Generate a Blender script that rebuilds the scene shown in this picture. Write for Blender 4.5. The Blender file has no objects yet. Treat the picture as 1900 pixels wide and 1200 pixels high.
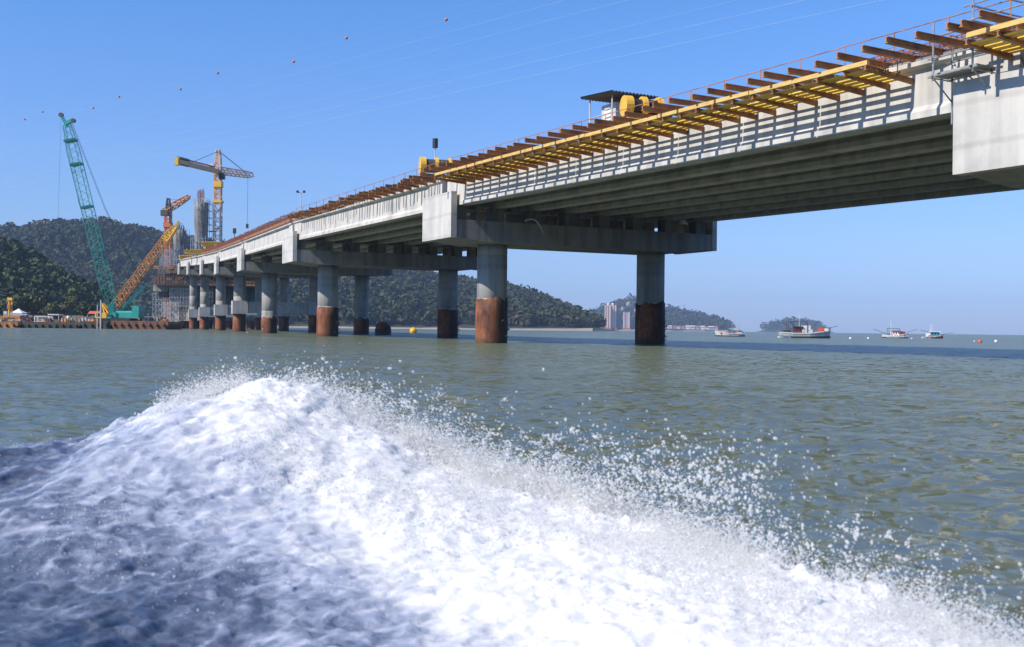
import bpy, math, random
import numpy as np
from mathutils import Vector, Matrix

random.seed(7)
RNG = np.random.default_rng(7)
scene = bpy.context.scene
COL = scene.collection
R = math.radians

# ------------------------------------------------------------------ camera
H = 1.0
FPX = 2000.0
PITCH = math.atan(9.2 / FPX)
ROLL = math.atan(0.0113)
_f = Vector((0, math.cos(PITCH), math.sin(PITCH)))
_u = Vector((0, -math.sin(PITCH), math.cos(PITCH)))
_r = Vector((1, 0, 0))
CR = _r * math.cos(ROLL) + _u * math.sin(ROLL)
CU = -_r * math.sin(ROLL) + _u * math.cos(ROLL)
cam_d = bpy.data.cameras.new('camera')
cam = bpy.data.objects.new('camera', cam_d)
COL.objects.link(cam)
cam.matrix_world = Matrix(((CR.x, CU.x, -_f.x, 0), (CR.y, CU.y, -_f.y, 0), (CR.z, CU.z, -_f.z, H), (0, 0, 0, 1)))
cam_d.sensor_width = 36
cam_d.lens = 36 * FPX / 1900
cam_d.clip_start = 0.1
cam_d.clip_end = 30000
cam_d.dof.use_dof = True
cam_d.dof.focus_distance = 80
cam_d.dof.aperture_fstop = 5.0
scene.camera = cam

def at(px, py, Y):
    """world point at forward distance Y seen at pixel px,py of the 1900x1200 photo"""
    d = _f + CR * ((px - 950) / FPX) + CU * (-(py - 600) / FPX)
    k = Y / d.y
    return Vector((0, 0, H)) + d * k

# ------------------------------------------------------------------ light
SUN_EL = R(42)
SUN_AZ = R(31)                       # from straight left towards the camera side
s_dir = Vector((-math.cos(SUN_AZ) * math.cos(SUN_EL), -math.sin(SUN_AZ) * math.cos(SUN_EL), math.sin(SUN_EL)))
world = bpy.data.worlds.new('World')
scene.world = world
world.use_nodes = True
wn = world.node_tree.nodes
wl = world.node_tree.links
bg = wn['Background']
sky = wn.new('ShaderNodeTexSky')
sky.sky_type = 'NISHITA'
sky.sun_disc = False
sky.sun_elevation = SUN_EL
sky.sun_rotation = math.atan2(s_dir.x, s_dir.y)
sky.altitude = 0
sky.air_density = 1.0
sky.dust_density = 0.0
sky.ozone_density = 10.0
# clear marine air: trim the model sky's glare towards the horizon (world sky only, same for every ray)
_tc = wn.new('ShaderNodeTexCoord'); _sx = wn.new('ShaderNodeSeparateXYZ'); wl.new(_tc.outputs['Generated'], _sx.inputs[0])
_rp = wn.new('ShaderNodeValToRGB'); _el = _rp.color_ramp.elements
_stops = [(0.0, (.43, .49, .74)), (.024, (.56, .59, .81)), (.08, (.80, .76, .87)), (.15, (.91, .88, .98)), (.27, (.83, .98, 1.12)), (1.0, (.87, 1.0, 1.12))]
_el[0].position = 0; _el[0].color = (*_stops[0][1], 1); _el[1].position = 1; _el[1].color = (*_stops[-1][1], 1)
for _p, _c in _stops[1:-1]:
    _e = _el.new(_p); _e.color = (*_c, 1)
wl.new(_sx.outputs[2], _rp.inputs[0])
_mx = wn.new('ShaderNodeMix'); _mx.data_type = 'RGBA'; _mx.blend_type = 'MULTIPLY'; _mx.inputs[0].default_value = 1
wl.new(sky.outputs[0], _mx.inputs[6]); wl.new(_rp.outputs[0], _mx.inputs[7])
wl.new(_mx.outputs[2], bg.inputs[0])
bg.inputs[1].default_value = 0.145
sun_d = bpy.data.lights.new('sun', 'SUN')
sun_d.energy = 5.0
sun_d.angle = R(0.5)
sun_d.color = (1.0, 0.93, 0.82)
sun = bpy.data.objects.new('sun', sun_d)
COL.objects.link(sun)
sun.rotation_euler = s_dir.to_track_quat('Z', 'Y').to_euler()
sun.location = (0, 0, 200)
vs = scene.view_settings
vs.view_transform = 'Standard'
vs.look = 'None'
vs.exposure = 0.22
vs.gamma = 1.0
cy = scene.cycles
cy.use_denoising = True
cy.max_bounces = 9
cy.diffuse_bounces = 6
cy.glossy_bounces = 3
cy.transmission_bounces = 7
cy.volume_bounces = 0
cy.caustics_reflective = False
cy.caustics_refractive = False
cy.sample_clamp_indirect = 6.0

# ------------------------------------------------------------------ helpers
ORG = {}

def props(o, label=None, cat=None, group=None, kind=None):
    if label: o['label'] = label
    if cat: o['category'] = cat
    if group: o['group'] = group
    if kind: o['kind'] = kind
    return o

def thing(name, loc, label, cat, group=None, rz=0.0):
    o = bpy.data.objects.new(name, None)
    o.empty_display_size = 0.5
    COL.objects.link(o)
    o.location = loc
    o.rotation_euler = (0, 0, rz)
    ORG[o.name] = Vector(loc)
    return props(o, label, cat, group)

def np_mesh(name, V, F, mat, smooth=False, attrs=None):
    """V (n,3) array, F (m,k) int array with k 3 or 4"""
    me = bpy.data.meshes.new(name)
    V = np.asarray(V, dtype=np.float32); F = np.asarray(F, dtype=np.int32)
    n, m, k = len(V), len(F), F.shape[1]
    me.vertices.add(n); me.vertices.foreach_set('co', V.ravel())
    me.loops.add(m * k); me.loops.foreach_set('vertex_index', F.ravel())
    me.polygons.add(m)
    me.polygons.foreach_set('loop_start', np.arange(0, m * k, k, dtype=np.int32))
    me.polygons.foreach_set('loop_total', np.full(m, k, dtype=np.int32))
    if smooth:
        me.polygons.foreach_set('use_smooth', np.ones(m, dtype=bool))
    for an, av in (attrs or {}).items():
        a = me.attributes.new(an, 'FLOAT', 'POINT')
        a.data.foreach_set('value', np.asarray(av, dtype=np.float32))
    me.update(calc_edges=True)
    me.validate()
    me.materials.append(mat)
    o = bpy.data.objects.new(name, me)
    COL.objects.link(o)
    return o

class MB:
    def __init__(s): s.v = []; s.f = []
    def quadbox(s, c):
        """8 corners: bottom loop 4, top loop 4"""
        b = len(s.v); s.v += [tuple(p) for p in c]
        for q in ((3, 2, 1, 0), (4, 5, 6, 7), (0, 1, 5, 4), (1, 2, 6, 5), (2, 3, 7, 6), (3, 0, 4, 7)):
            s.f.append(tuple(b + i for i in q))
        return s
    def box(s, c, ax, ay, az):
        """centre and half-axes vectors"""
        c, ax, ay, az = Vector(c), Vector(ax), Vector(ay), Vector(az)
        s.quadbox([c - ax - ay - az, c + ax - ay - az, c + ax + ay - az, c - ax + ay - az,
                   c - ax - ay + az, c + ax - ay + az, c + ax + ay + az, c - ax + ay + az])
        return s
    def abox(s, x0, x1, y0, y1, z0, z1):
        return s.quadbox([(x0, y0, z0), (x1, y0, z0), (x1, y1, z0), (x0, y1, z0), (x0, y0, z1), (x1, y0, z1), (x1, y1, z1), (x0, y1, z1)])
    def bar(s, p, q, w, h=None, up=(0, 0, 1)):
        """rectangular bar, w across, h along up"""
        p, q = Vector(p), Vector(q); h = h or w
        d = q - p; L = d.length
        if L < 1e-6: return s
        d /= L; up = Vector(up)
        if abs(d.dot(up)) > 0.98: up = Vector((1, 0, 0))
        a = d.cross(up).normalized(); b = a.cross(d)
        return s.box((p + q) / 2, a * w / 2, d * L / 2, b * h / 2)
    def ibeam(s, p, q, w, h, t=0.03):
        p, q = Vector(p), Vector(q)
        u = Vector((0, 0, 1))
        s.bar(p + u * (h / 2 - t / 2), q + u * (h / 2 - t / 2), w, t)
        s.bar(p - u * (h / 2 - t / 2), q - u * (h / 2 - t / 2), w, t)
        s.bar(p, q, w * 0.35, h - 2 * t)
        return s
    def tube(s, p, q, r, n=6, r2=None):
        p, q = Vector(p), Vector(q); r2 = r if r2 is None else r2
        d = q - p
        if d.length < 1e-6: return s
        d.normalize()
        up = Vector((0, 0, 1)) if abs(d.z) < 0.95 else Vector((1, 0, 0))
        a = d.cross(up).normalized(); b = a.cross(d)
        k = len(s.v)
        for c, rr in ((p, r), (q, r2)):
            for i in range(n):
                t = 2 * math.pi * i / n
                s.v.append(tuple(c + a * (rr * math.cos(t)) + b * (rr * math.sin(t))))
        for i in range(n):
            j = (i + 1) % n
            s.f.append((k + i, k + j, k + n + j, k + n + i))
        s.f.append(tuple(k + n - 1 - i for i in range(n)))
        s.f.append(tuple(k + n + i for i in range(n)))
        return s
    def path(s, pts, r, n=5):
        for a, b in zip(pts, pts[1:]): s.tube(a, b, r, n)
        return s
    def lathe(s, c, prof, n=24, jit=None):
        """prof list of (r,z) bottom to top about vertical axis at c"""
        k = len(s.v); c = Vector(c)
        for ri, (r, z) in enumerate(prof):
            for i in range(n):
                t = 2 * math.pi * i / n
                zz = z + (jit(ri, i) if jit else 0)
                s.v.append((c.x + r * math.cos(t), c.y + r * math.sin(t), c.z + zz))
        for ri in range(len(prof) - 1):
            for i in range(n):
                j = (i + 1) % n
                a = k + ri * n
                s.f.append((a + i, a + j, a + n + j, a + n + i))
        s.f.append(tuple(k + n - 1 - i for i in range(n)))
        s.f.append(tuple(k + (len(prof) - 1) * n + i for i in range(n)))
        return s
    def loft(s, secs, cap=True):
        """list of equal-length closed sections"""
        k = len(s.v); n = len(secs[0])
        for sec in secs: s.v += [tuple(p) for p in sec]
        for a in range(len(secs) - 1):
            for i in range(n):
                j = (i + 1) % n
                s.f.append((k + a * n + i, k + a * n + j, k + (a + 1) * n + j, k + (a + 1) * n + i))
        if cap:
            s.f.append(tuple(k + n - 1 - i for i in range(n)))
            e = k + (len(secs) - 1) * n
            s.f.append(tuple(e + i for i in range(n)))
        return s
    def prism(s, poly, off):
        off = Vector(off)
        return s.loft([[Vector(p) for p in poly], [Vector(p) + off for p in poly]])
    def ball(s, c, r, n=10, m=7, sc=(1, 1, 1)):
        c = Vector(c)
        prof = []
        k = len(s.v)
        for a in range(m + 1):
            ph = -math.pi / 2 + math.pi * a / m
            for i in range(n):
                t = 2 * math.pi * i / n
                rr = max(math.cos(ph), 0.02) * r
                s.v.append((c.x + sc[0] * rr * math.cos(t), c.y + sc[1] * rr * math.sin(t), c.z + sc[2] * r * math.sin(ph)))
        for a in range(m):
            for i in range(n):
                j = (i + 1) % n
                s.f.append((k + a * n + i, k + a * n + j, k + (a + 1) * n + j, k + (a + 1) * n + i))
        return s
    def lattice(s, p0, p1, stations, nseg, rc, rd, side=(0, 1, 0), depth=None):
        """square lattice boom; stations = [(t,width)...]; side gives one cross axis"""
        p0, p1 = Vector(p0), Vector(p1)
        d = (p1 - p0).normalized()
        b = Vector(side); b = (b - d * b.dot(d)).normalized(); a = d.cross(b)
        ts = [t for t, _ in stations]; ws = [w for _, w in stations]
        cor = []
        for i in range(nseg + 1):
            t = i / nseg; w = float(np.interp(t, ts, ws)) / 2
            c = p0.lerp(p1, t); wd = w if depth is None else w * depth
            cor.append([c + a * w + b * wd, c - a * w + b * wd, c - a * w - b * wd, c + a * w - b * wd])
        for i in range(nseg):
            for j in range(4):
                s.bar(cor[i][j], cor[i + 1][j], rc * 2)
                k = (j + 1) % 4
                if i % 2 == 0: s.bar(cor[i][j], cor[i + 1][k], rd * 2)
                else: s.bar(cor[i][k], cor[i + 1][j], rd * 2)
        for i in range(0, nseg + 1, max(1, nseg // 4)):
            for j in range(4): s.bar(cor[i][j], cor[i][(j + 1) % 4], rd * 2.4)
        return s
    def build(s, name, mat, parent=None, smooth=False, local=False, auto=None):
        me = bpy.data.meshes.new(name)
        org = Vector((0, 0, 0))
        if parent is not None and not local: org = ORG.get(parent.name, Vector((0, 0, 0)))
        me.from_pydata([(v[0] - org.x, v[1] - org.y, v[2] - org.z) for v in s.v], [], s.f)
        me.validate(); me.update()
        me.materials.append(mat)
        if smooth: me.shade_smooth()
        if auto: me.shade_auto_smooth(angle=auto) if hasattr(me, 'shade_auto_smooth') else None
        o = bpy.data.objects.new(name, me)
        COL.objects.link(o)
        if parent is not None:
            o.parent = parent
            ORG[o.name] = org
        return o

# ---- numpy gradient noise
_perm = RNG.permutation(512).astype(np.int64)
_perm = np.concatenate([_perm, _perm, _perm])
_g3 = RNG.normal(size=(512, 3)); _g3 /= np.linalg.norm(_g3, axis=1)[:, None]
def noise3(x, y, z):
    xi = np.floor(x).astype(np.int64); yi = np.floor(y).astype(np.int64); zi = np.floor(z).astype(np.int64)
    xf, yf, zf = x - xi, y - yi, z - zi
    fade = lambda t: t * t * t * (t * (t * 6 - 15) + 10)
    u, v, w = fade(xf), fade(yf), fade(zf)
    xi &= 255; yi &= 255; zi &= 255
    def g(a, b, c):
        h = _perm[_perm[_perm[(xi + a) & 255] % 512 + ((yi + b) & 255)] % 512 + ((zi + c) & 255)] % 512
        G = _g3[h]
        return G[..., 0] * (xf - a) + G[..., 1] * (yf - b) + G[..., 2] * (zf - c)
    L = lambda a, b, t: a + (b - a) * t
    return L(L(L(g(0, 0, 0), g(1, 0, 0), u), L(g(0, 1, 0), g(1, 1, 0), u), v),
             L(L(g(0, 0, 1), g(1, 0, 1), u), L(g(0, 1, 1), g(1, 1, 1), u), v), w) * 1.5
def fbm(x, y, z, o=4, lac=2.0, gain=0.5):
    r = 0; a = 1.0
    for i in range(o):
        r = r + a * noise3(x + 17.3 * i, y - 9.1 * i, z + 3.7 * i); x = x * lac; y = y * lac; z = z * lac; a *= gain
    return r
def sstep(a, b, x):
    t = np.clip((x - a) / (b - a), 0, 1); return t * t * (3 - 2 * t)

# ------------------------------------------------------------------ materials
MATS = {}
def new_mat(name):
    m = bpy.data.materials.new(name); m.use_nodes = True
    nt = m.node_tree; return m, nt, nt.nodes, nt.links, nt.nodes['Principled BSDF']

def ramp(N, stops):
    r = N.new('ShaderNodeValToRGB')
    e = r.color_ramp.elements
    while len(e) > 1: e.remove(e[-1])
    e[0].position, e[0].color = stops[0][0], (*stops[0][1], 1)
    for p, c in stops[1:]:
        x = e.new(p); x.color = (*c, 1)
    return r

def simple(name, c, rough=0.6, metal=0.0, var=0.25, scale=3.0, bump=0.0, c2=None, coord='pos', stretch=(1, 1, 1), detail=5):
    """base colour broken up by noise; c2 a second colour for stains"""
    if name in MATS: return MATS[name]
    m, nt, N, L, P = new_mat(name)
    if coord == 'pos':
        g = N.new('ShaderNodeNewGeometry'); src = g.outputs['Position']
    else:
        g = N.new('ShaderNodeTexCoord'); src = g.outputs['Object']
    mp = N.new('ShaderNodeMapping'); mp.inputs['Scale'].default_value = stretch
    L.new(src, mp.inputs['Vector'])
    n = N.new('ShaderNodeTexNoise'); n.inputs['Scale'].default_value = scale; n.inputs['Detail'].default_value = detail
    n.inputs['Roughness'].default_value = 0.62
    L.new(mp.outputs[0], n.inputs['Vector'])
    lo = tuple(x * (1 - var) for x in c); hi = tuple(min(1, x * (1 + var * 0.7)) for x in c)
    st = [(0.3, c2 if c2 else lo), (0.5, c), (0.72, hi)]
    r = ramp(N, st); L.new(n.outputs['Fac'], r.inputs[0])
    L.new(r.outputs[0], P.inputs['Base Color'])
    P.inputs['Roughness'].default_value = rough; P.inputs['Metallic'].default_value = metal
    if bump:
        b = N.new('ShaderNodeBump'); b.inputs['Strength'].default_value = bump; b.inputs['Distance'].default_value = 0.05
        L.new(n.outputs['Fac'], b.inputs['Height']); L.new(b.outputs[0], P.inputs['Normal'])
    MATS[name] = m
    return m

def concrete(name, c, streak=0.25, stain=(0.16, 0.15, 0.12), stain_amt=0.3, board=0.0):
    m, nt, N, L, P = new_mat(name)
    g = N.new('ShaderNodeNewGeometry')
    def tex(sc, stretch, det=5, ro=0.6):
        mp = N.new('ShaderNodeMapping'); mp.inputs['Scale'].default_value = stretch
        L.new(g.outputs['Position'], mp.inputs['Vector'])
        n = N.new('ShaderNodeTexNoise'); n.inputs['Scale'].default_value = sc; n.inputs['Detail'].default_value = det
        n.inputs['Roughness'].default_value = ro
        L.new(mp.outputs[0], n.inputs['Vector']); return n
    n1 = tex(0.55, (1, 1, 1), 7)
    r1 = ramp(N, [(0.32, tuple(x * 0.8 for x in c)), (0.5, c), (0.7, tuple(min(1, x * 1.1) for x in c))])
    L.new(n1.outputs['Fac'], r1.inputs[0])
    n2 = tex(1.6, (1, 1, 0.09), 4, 0.55)
    r2 = ramp(N, [(0.38, (1 - streak,) * 3), (0.56, (1, 1, 1))])
    L.new(n2.outputs['Fac'], r2.inputs[0])
    mx = N.new('ShaderNodeMix'); mx.data_type = 'RGBA'; mx.blend_type = 'MULTIPLY'; mx.inputs[0].default_value = 1
    L.new(r1.outputs[0], mx.inputs[6]); L.new(r2.outputs[0], mx.inputs[7])
    n3 = tex(0.22, (1, 1, 0.6), 8, 0.7)
    r3 = ramp(N, [(0.55, (0, 0, 0)), (0.75, (stain_amt,) * 3)])
    L.new(n3.outputs['Fac'], r3.inputs[0])
    m2 = N.new('ShaderNodeMix'); m2.data_type = 'RGBA'
    L.new(r3.outputs[0], m2.inputs[0]); L.new(mx.outputs[2], m2.inputs[6]); m2.inputs[7].default_value = (*stain, 1)
    # fine pitting
    n4 = tex(14, (1, 1, 1), 3)
    b = N.new('ShaderNodeBump'); b.inputs['Strength'].default_value = 0.25; b.inputs['Distance'].default_value = 0.02
    L.new(n4.outputs['Fac'], b.inputs['Height']); L.new(b.outputs[0], P.inputs['Normal'])
    out = m2.outputs[2]
    if board:
        w = N.new('ShaderNodeTexWave'); w.bands_direction = 'Z'; w.inputs['Scale'].default_value = board
        w.inputs['Distortion'].default_value = 0.6; w.inputs['Detail'].default_value = 2
        L.new(g.outputs['Position'], w.inputs['Vector'])
        r4 = ramp(N, [(0.0, (0.86,) * 3), (0.08, (1, 1, 1))]); L.new(w.outputs['Fac'], r4.inputs[0])
        m3 = N.new('ShaderNodeMix'); m3.data_type = 'RGBA'; m3.blend_type = 'MULTIPLY'; m3.inputs[0].default_value = 1
        L.new(out, m3.inputs[6]); L.new(r4.outputs[0], m3.inputs[7]); out = m3.outputs[2]
    L.new(out, P.inputs['Base Color'])
    P.inputs['Roughness'].default_value = 0.85
    return m

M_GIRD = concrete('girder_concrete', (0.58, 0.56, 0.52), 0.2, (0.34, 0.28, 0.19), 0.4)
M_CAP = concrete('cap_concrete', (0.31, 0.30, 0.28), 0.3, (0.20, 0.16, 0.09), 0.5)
M_PANEL = concrete('panel_concrete', (0.58, 0.56, 0.525), 0.13, (0.40, 0.36, 0.28), 0.3, board=0.22)
M_COLM = concrete('column_concrete', (0.37, 0.365, 0.345), 0.32, (0.24, 0.22, 0.19), 0.35, board=0.12)
M_DECK = concrete('deck_concrete', (0.24, 0.235, 0.22), 0.1)
M_TIE = concrete('tie_concrete', (0.46, 0.46, 0.45), 0.2)
M_YEL = simple('yellow_formwork', (0.92, 0.56, 0.07), 0.55, var=0.3, scale=1.6)
M_YELF = simple('yellow_timber_edge', (0.66, 0.45, 0.14), 0.6, var=0.25, scale=2.5, stretch=(1, 1, 6))
M_BRN = simple('rusty_steel_beam', (0.42, 0.18, 0.062), 0.75, var=0.45, scale=1.3, c2=(0.17, 0.075, 0.04), bump=0.2)
M_RBR = simple('rebar_steel', (0.25, 0.095, 0.06), 0.8, var=0.4, scale=1.5)
M_GALV = simple('galvanised_tube', (0.42, 0.41, 0.40), 0.4, 0.6, var=0.3, scale=6)
M_PLANK = simple('grey_plank', (0.30, 0.31, 0.29), 0.8, var=0.3, scale=4)
M_TEAL = simple('teal_paint', (0.03, 0.33, 0.28), 0.45, var=0.2, scale=1.2)
M_ORNG = simple('orange_crane_paint', (0.62, 0.27, 0.06), 0.5, var=0.3, scale=0.8)
M_CRY = simple('crane_yellow_paint', (0.80, 0.46, 0.05), 0.45, var=0.2, scale=0.8)
M_TWR = simple('tower_crane_paint', (0.62, 0.36, 0.16), 0.5, var=0.25, scale=0.6)
M_TWP = simple('pale_crane_paint', (0.66, 0.46, 0.34), 0.5, var=0.2, scale=0.6)
M_RED = simple('red_crane_paint', (0.55, 0.17, 0.075), 0.5, var=0.25, scale=0.6)
M_BLK = simple('black_steel', (0.025, 0.027, 0.03), 0.5, var=0.3)
M_DRK = simple('dark_steel', (0.07, 0.065, 0.06), 0.6, var=0.4)
M_WHT = simple('white_paint', (0.78, 0.78, 0.76), 0.5, var=0.12)
M_LGR = simple('light_grey_paint', (0.52, 0.53, 0.54), 0.6, var=0.15)
M_BARGE = simple('rusty_barge_hull', (0.20, 0.085, 0.04), 0.8, var=0.5, scale=0.7, c2=(0.06, 0.045, 0.035))
M_BARGD = simple('dark_barge_hull', (0.065, 0.055, 0.04), 0.8, var=0.5, scale=0.9, c2=(0.03, 0.03, 0.022))
M_BARGO = simple('orange_barge_paint', (0.50, 0.20, 0.05), 0.7, var=0.5, scale=0.8, c2=(0.2, 0.08, 0.03))
M_PURP = simple('purple_plastic', (0.10, 0.045, 0.26), 0.5, var=0.15)
M_TENT = simple('tent_fabric', (0.80, 0.80, 0.80), 0.7, var=0.06)
M_TENTW = simple('tent_wall_fabric', (0.55, 0.50, 0.60), 0.8, var=0.1)
M_BLUS = simple('blue_scaffold', (0.13, 0.24, 0.36), 0.5, var=0.3)
M_PYL = concrete('pylon_concrete', (0.26, 0.265, 0.26), 0.35, (0.12, 0.12, 0.12), 0.4)
M_FORM = simple('weathered_form_boards', (0.17, 0.10, 0.07), 0.85, var=0.5, scale=0.9, c2=(0.07, 0.05, 0.045))
M_FORMO = simple('orange_form_boards', (0.30, 0.125, 0.06), 0.85, var=0.5, scale=0.8, c2=(0.14, 0.06, 0.04))
M_SITE = concrete('site_concrete', (0.33, 0.31, 0.28), 0.4, (0.10, 0.07, 0.05), 0.5)
M_BUFF = concrete('buff_concrete', (0.42, 0.37, 0.30), 0.3, (0.2, 0.12, 0.07), 0.4)
M_OBALL = simple('marker_orange', (0.62, 0.18, 0.06), 0.5, var=0.1)
M_WIRE = simple('aluminium_wire', (0.80, 0.80, 0.80), 0.4, 0.0, var=0.05)
M_ROOFR = simple('red_roof_tile', (0.42, 0.12, 0.06), 0.8, var=0.3, scale=1.0)
M_BLUE = simple('boat_blue_paint', (0.05, 0.28, 0.42), 0.45, var=0.15, coord='obj')
M_HULLG = simple('boat_grey_hull', (0.40, 0.44, 0.44), 0.5, var=0.2, coord='obj', scale=1.5)
M_HULLW = simple('boat_white_hull', (0.72, 0.72, 0.69), 0.5, var=0.2, coord='obj', scale=1.5, c2=(0.45, 0.4, 0.33))
M_HULLD = simple('boat_dark_hull', (0.05, 0.06, 0.07), 0.5, var=0.3, coord='obj')
M_MAROON = simple('maroon_paint', (0.20, 0.035, 0.03), 0.6, var=0.3, coord='obj')
M_REDP = simple('red_orange_plastic', (0.62, 0.12, 0.05), 0.45, var=0.15, coord='obj')
M_GLASS = simple('dark_glass', (0.02, 0.03, 0.04), 0.12, var=0.2)
M_BYEL = simple('buoy_yellow', (0.75, 0.42, 0.03), 0.5, var=0.2)

def rust_mat():
    m, nt, N, L, P = new_mat('rusty_casing')
    g = N.new('ShaderNodeNewGeometry')
    sx = N.new('ShaderNodeSeparateXYZ'); L.new(g.outputs['Position'], sx.inputs[0])
    def tex(sc, stretch, det=6, ro=0.65):
        mp = N.new('ShaderNodeMapping'); mp.inputs['Scale'].default_value = stretch
        L.new(g.outputs['Position'], mp.inputs['Vector'])
        n = N.new('ShaderNodeTexNoise'); n.inputs['Scale'].default_value = sc; n.inputs['Detail'].default_value = det
        n.inputs['Roughness'].default_value = ro
        L.new(mp.outputs[0], n.inputs['Vector']); return n
    a = tex(0.9, (1, 1, 0.7)); b = tex(2.6, (1, 1, 0.12), 4)
    r = ramp(N, [(0.30, (0.045, 0.018, 0.012)), (0.42, (0.12, 0.042, 0.020)), (0.55, (0.25, 0.082, 0.030)), (0.68, (0.36, 0.15, 0.065)), (0.82, (0.36, 0.24, 0.15))])
    ad = N.new('ShaderNodeMath'); ad.operation = 'MULTIPLY_ADD'; L.new(b.outputs['Fac'], ad.inputs[0]); ad.inputs[1].default_value = 0.35
    s2 = N.new('ShaderNodeMath'); s2.operation = 'MULTIPLY_ADD'; L.new(a.outputs['Fac'], s2.inputs[0]); s2.inputs[1].default_value = 1.0; s2.inputs[2].default_value = -0.17
    L.new(s2.outputs[0], ad.inputs[2]); L.new(ad.outputs[0], r.inputs[0])
    # tide line: dark growth close to the water, ragged
    tz = N.new('ShaderNodeMath'); tz.operation = 'MULTIPLY_ADD'; L.new(a.outputs['Fac'], tz.inputs[0]); tz.inputs[1].default_value = -1.6
    L.new(sx.outputs[2], tz.inputs[2])
    rr = ramp(N, [(0.0, (0.7,) * 3), (0.12, (0, 0, 0))])
    mr = N.new('ShaderNodeMapRange'); mr.inputs[1].default_value = -0.75; mr.inputs[2].default_value = 2.5
    L.new(tz.outputs[0], mr.inputs[0]); L.new(mr.outputs[0], rr.inputs[0])
    mx = N.new('ShaderNodeMix'); mx.data_type = 'RGBA'; L.new(rr.outputs[0], mx.inputs[0])
    L.new(r.outputs[0], mx.inputs[6]); mx.inputs[7].default_value = (0.05, 0.035, 0.02, 1)
    nx = N.new('ShaderNodeSeparateXYZ'); L.new(g.outputs['True Normal'], nx.inputs[0])  # right-hand flank darkened in the colour: painted shade together with marine growth
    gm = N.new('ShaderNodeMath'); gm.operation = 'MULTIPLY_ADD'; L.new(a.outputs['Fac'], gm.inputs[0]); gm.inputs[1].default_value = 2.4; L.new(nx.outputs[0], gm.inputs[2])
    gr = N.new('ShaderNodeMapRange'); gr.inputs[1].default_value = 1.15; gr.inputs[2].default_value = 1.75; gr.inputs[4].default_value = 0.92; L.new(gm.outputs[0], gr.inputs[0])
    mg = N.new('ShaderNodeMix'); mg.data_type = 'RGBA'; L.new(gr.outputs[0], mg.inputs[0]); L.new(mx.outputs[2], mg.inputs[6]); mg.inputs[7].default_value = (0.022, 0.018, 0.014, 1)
    L.new(mg.outputs[2], P.inputs['Base Color'])
    P.inputs['Roughness'].default_value = 0.75
    bp = N.new('ShaderNodeBump'); bp.inputs['Strength'].default_value = 0.6; bp.inputs['Distance'].default_value = 0.08
    L.new(a.outputs['Fac'], bp.inputs['Height']); L.new(bp.outputs[0], P.inputs['Normal'])
    return m
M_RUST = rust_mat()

def water_mat():
    m, nt, N, L, P = new_mat('turbid_sea_water')
    g = N.new('ShaderNodeNewGeometry')
    def tex(sc, stretch, det, ro=0.6, rot=0.0):
        mp = N.new('ShaderNodeMapping'); mp.inputs['Scale'].default_value = stretch; mp.inputs['Rotation'].default_value = (0, 0, rot)
        L.new(g.outputs['Position'], mp.inputs['Vector'])
        n = N.new('ShaderNodeTexNoise'); n.inputs['Scale'].default_value = sc; n.inputs['Detail'].default_value = det
        n.inputs['Roughness'].default_value = ro
        L.new(mp.outputs[0], n.inputs['Vector']); return n
    a = tex(5.0, (0.75, 1.2, 1), 4, 0.6, 0.25)
    b = tex(0.7, (0.6, 1.3, 1), 3, 0.5, -0.2)
    def sub(n, k):
        v = N.new('ShaderNodeVectorMath'); v.operation = 'SUBTRACT'; L.new(n.outputs['Color'], v.inputs[0]); v.inputs[1].default_value = (0.5, 0.5, 0.5)
        w = N.new('ShaderNodeVectorMath'); w.operation = 'MULTIPLY'; L.new(v.outputs[0], w.inputs[0]); w.inputs[1].default_value = (k, k, 0); return w
    s = N.new('ShaderNodeVectorMath'); s.operation = 'ADD'
    L.new(sub(a, 2.1).outputs[0], s.inputs[0]); L.new(sub(b, 0.5).outputs[0], s.inputs[1])
    t = N.new('ShaderNodeVectorMath'); t.operation = 'ADD'; L.new(s.outputs[0], t.inputs[0]); L.new(g.outputs['Normal'], t.inputs[1])
    nn = N.new('ShaderNodeVectorMath'); nn.operation = 'NORMALIZE'; L.new(t.outputs[0], nn.inputs[0])
    c = tex(0.03, (1, 1, 1), 5, 0.6)
    r = ramp(N, [(0.35, (0.104, 0.126, 0.088)), (0.65, (0.130, 0.150, 0.104))])
    L.new(c.outputs['Fac'], r.inputs[0])
    # silty water body under a rippled mirror; sub-ripple slopes keep the mirror from closing at grazing angles
    df = N.new('ShaderNodeBsdfDiffuse'); L.new(r.outputs[0], df.inputs['Color'])
    gl = N.new('ShaderNodeBsdfGlossy'); gl.inputs['Roughness'].default_value = 0.11; gl.inputs['Color'].default_value = (1, 1, 1, 1)
    L.new(nn.outputs[0], gl.inputs['Normal'])
    fr = N.new('ShaderNodeFresnel'); fr.inputs['IOR'].default_value = 1.333; L.new(nn.outputs[0], fr.inputs['Normal'])
    cl = N.new('ShaderNodeMapRange'); cl.inputs[1].default_value = 0.0; cl.inputs[2].default_value = 0.8; cl.inputs[3].default_value = 0.02; cl.inputs[4].default_value = 0.33
    L.new(fr.outputs[0], cl.inputs[0])
    mx = N.new('ShaderNodeMixShader'); L.new(cl.outputs[0], mx.inputs[0]); L.new(df.outputs[0], mx.inputs[1]); L.new(gl.outputs[0], mx.inputs[2])
    N.remove(P); L.new(mx.outputs[0], N['Material Output'].inputs[0])
    return m
M_WATER = water_mat()

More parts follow.
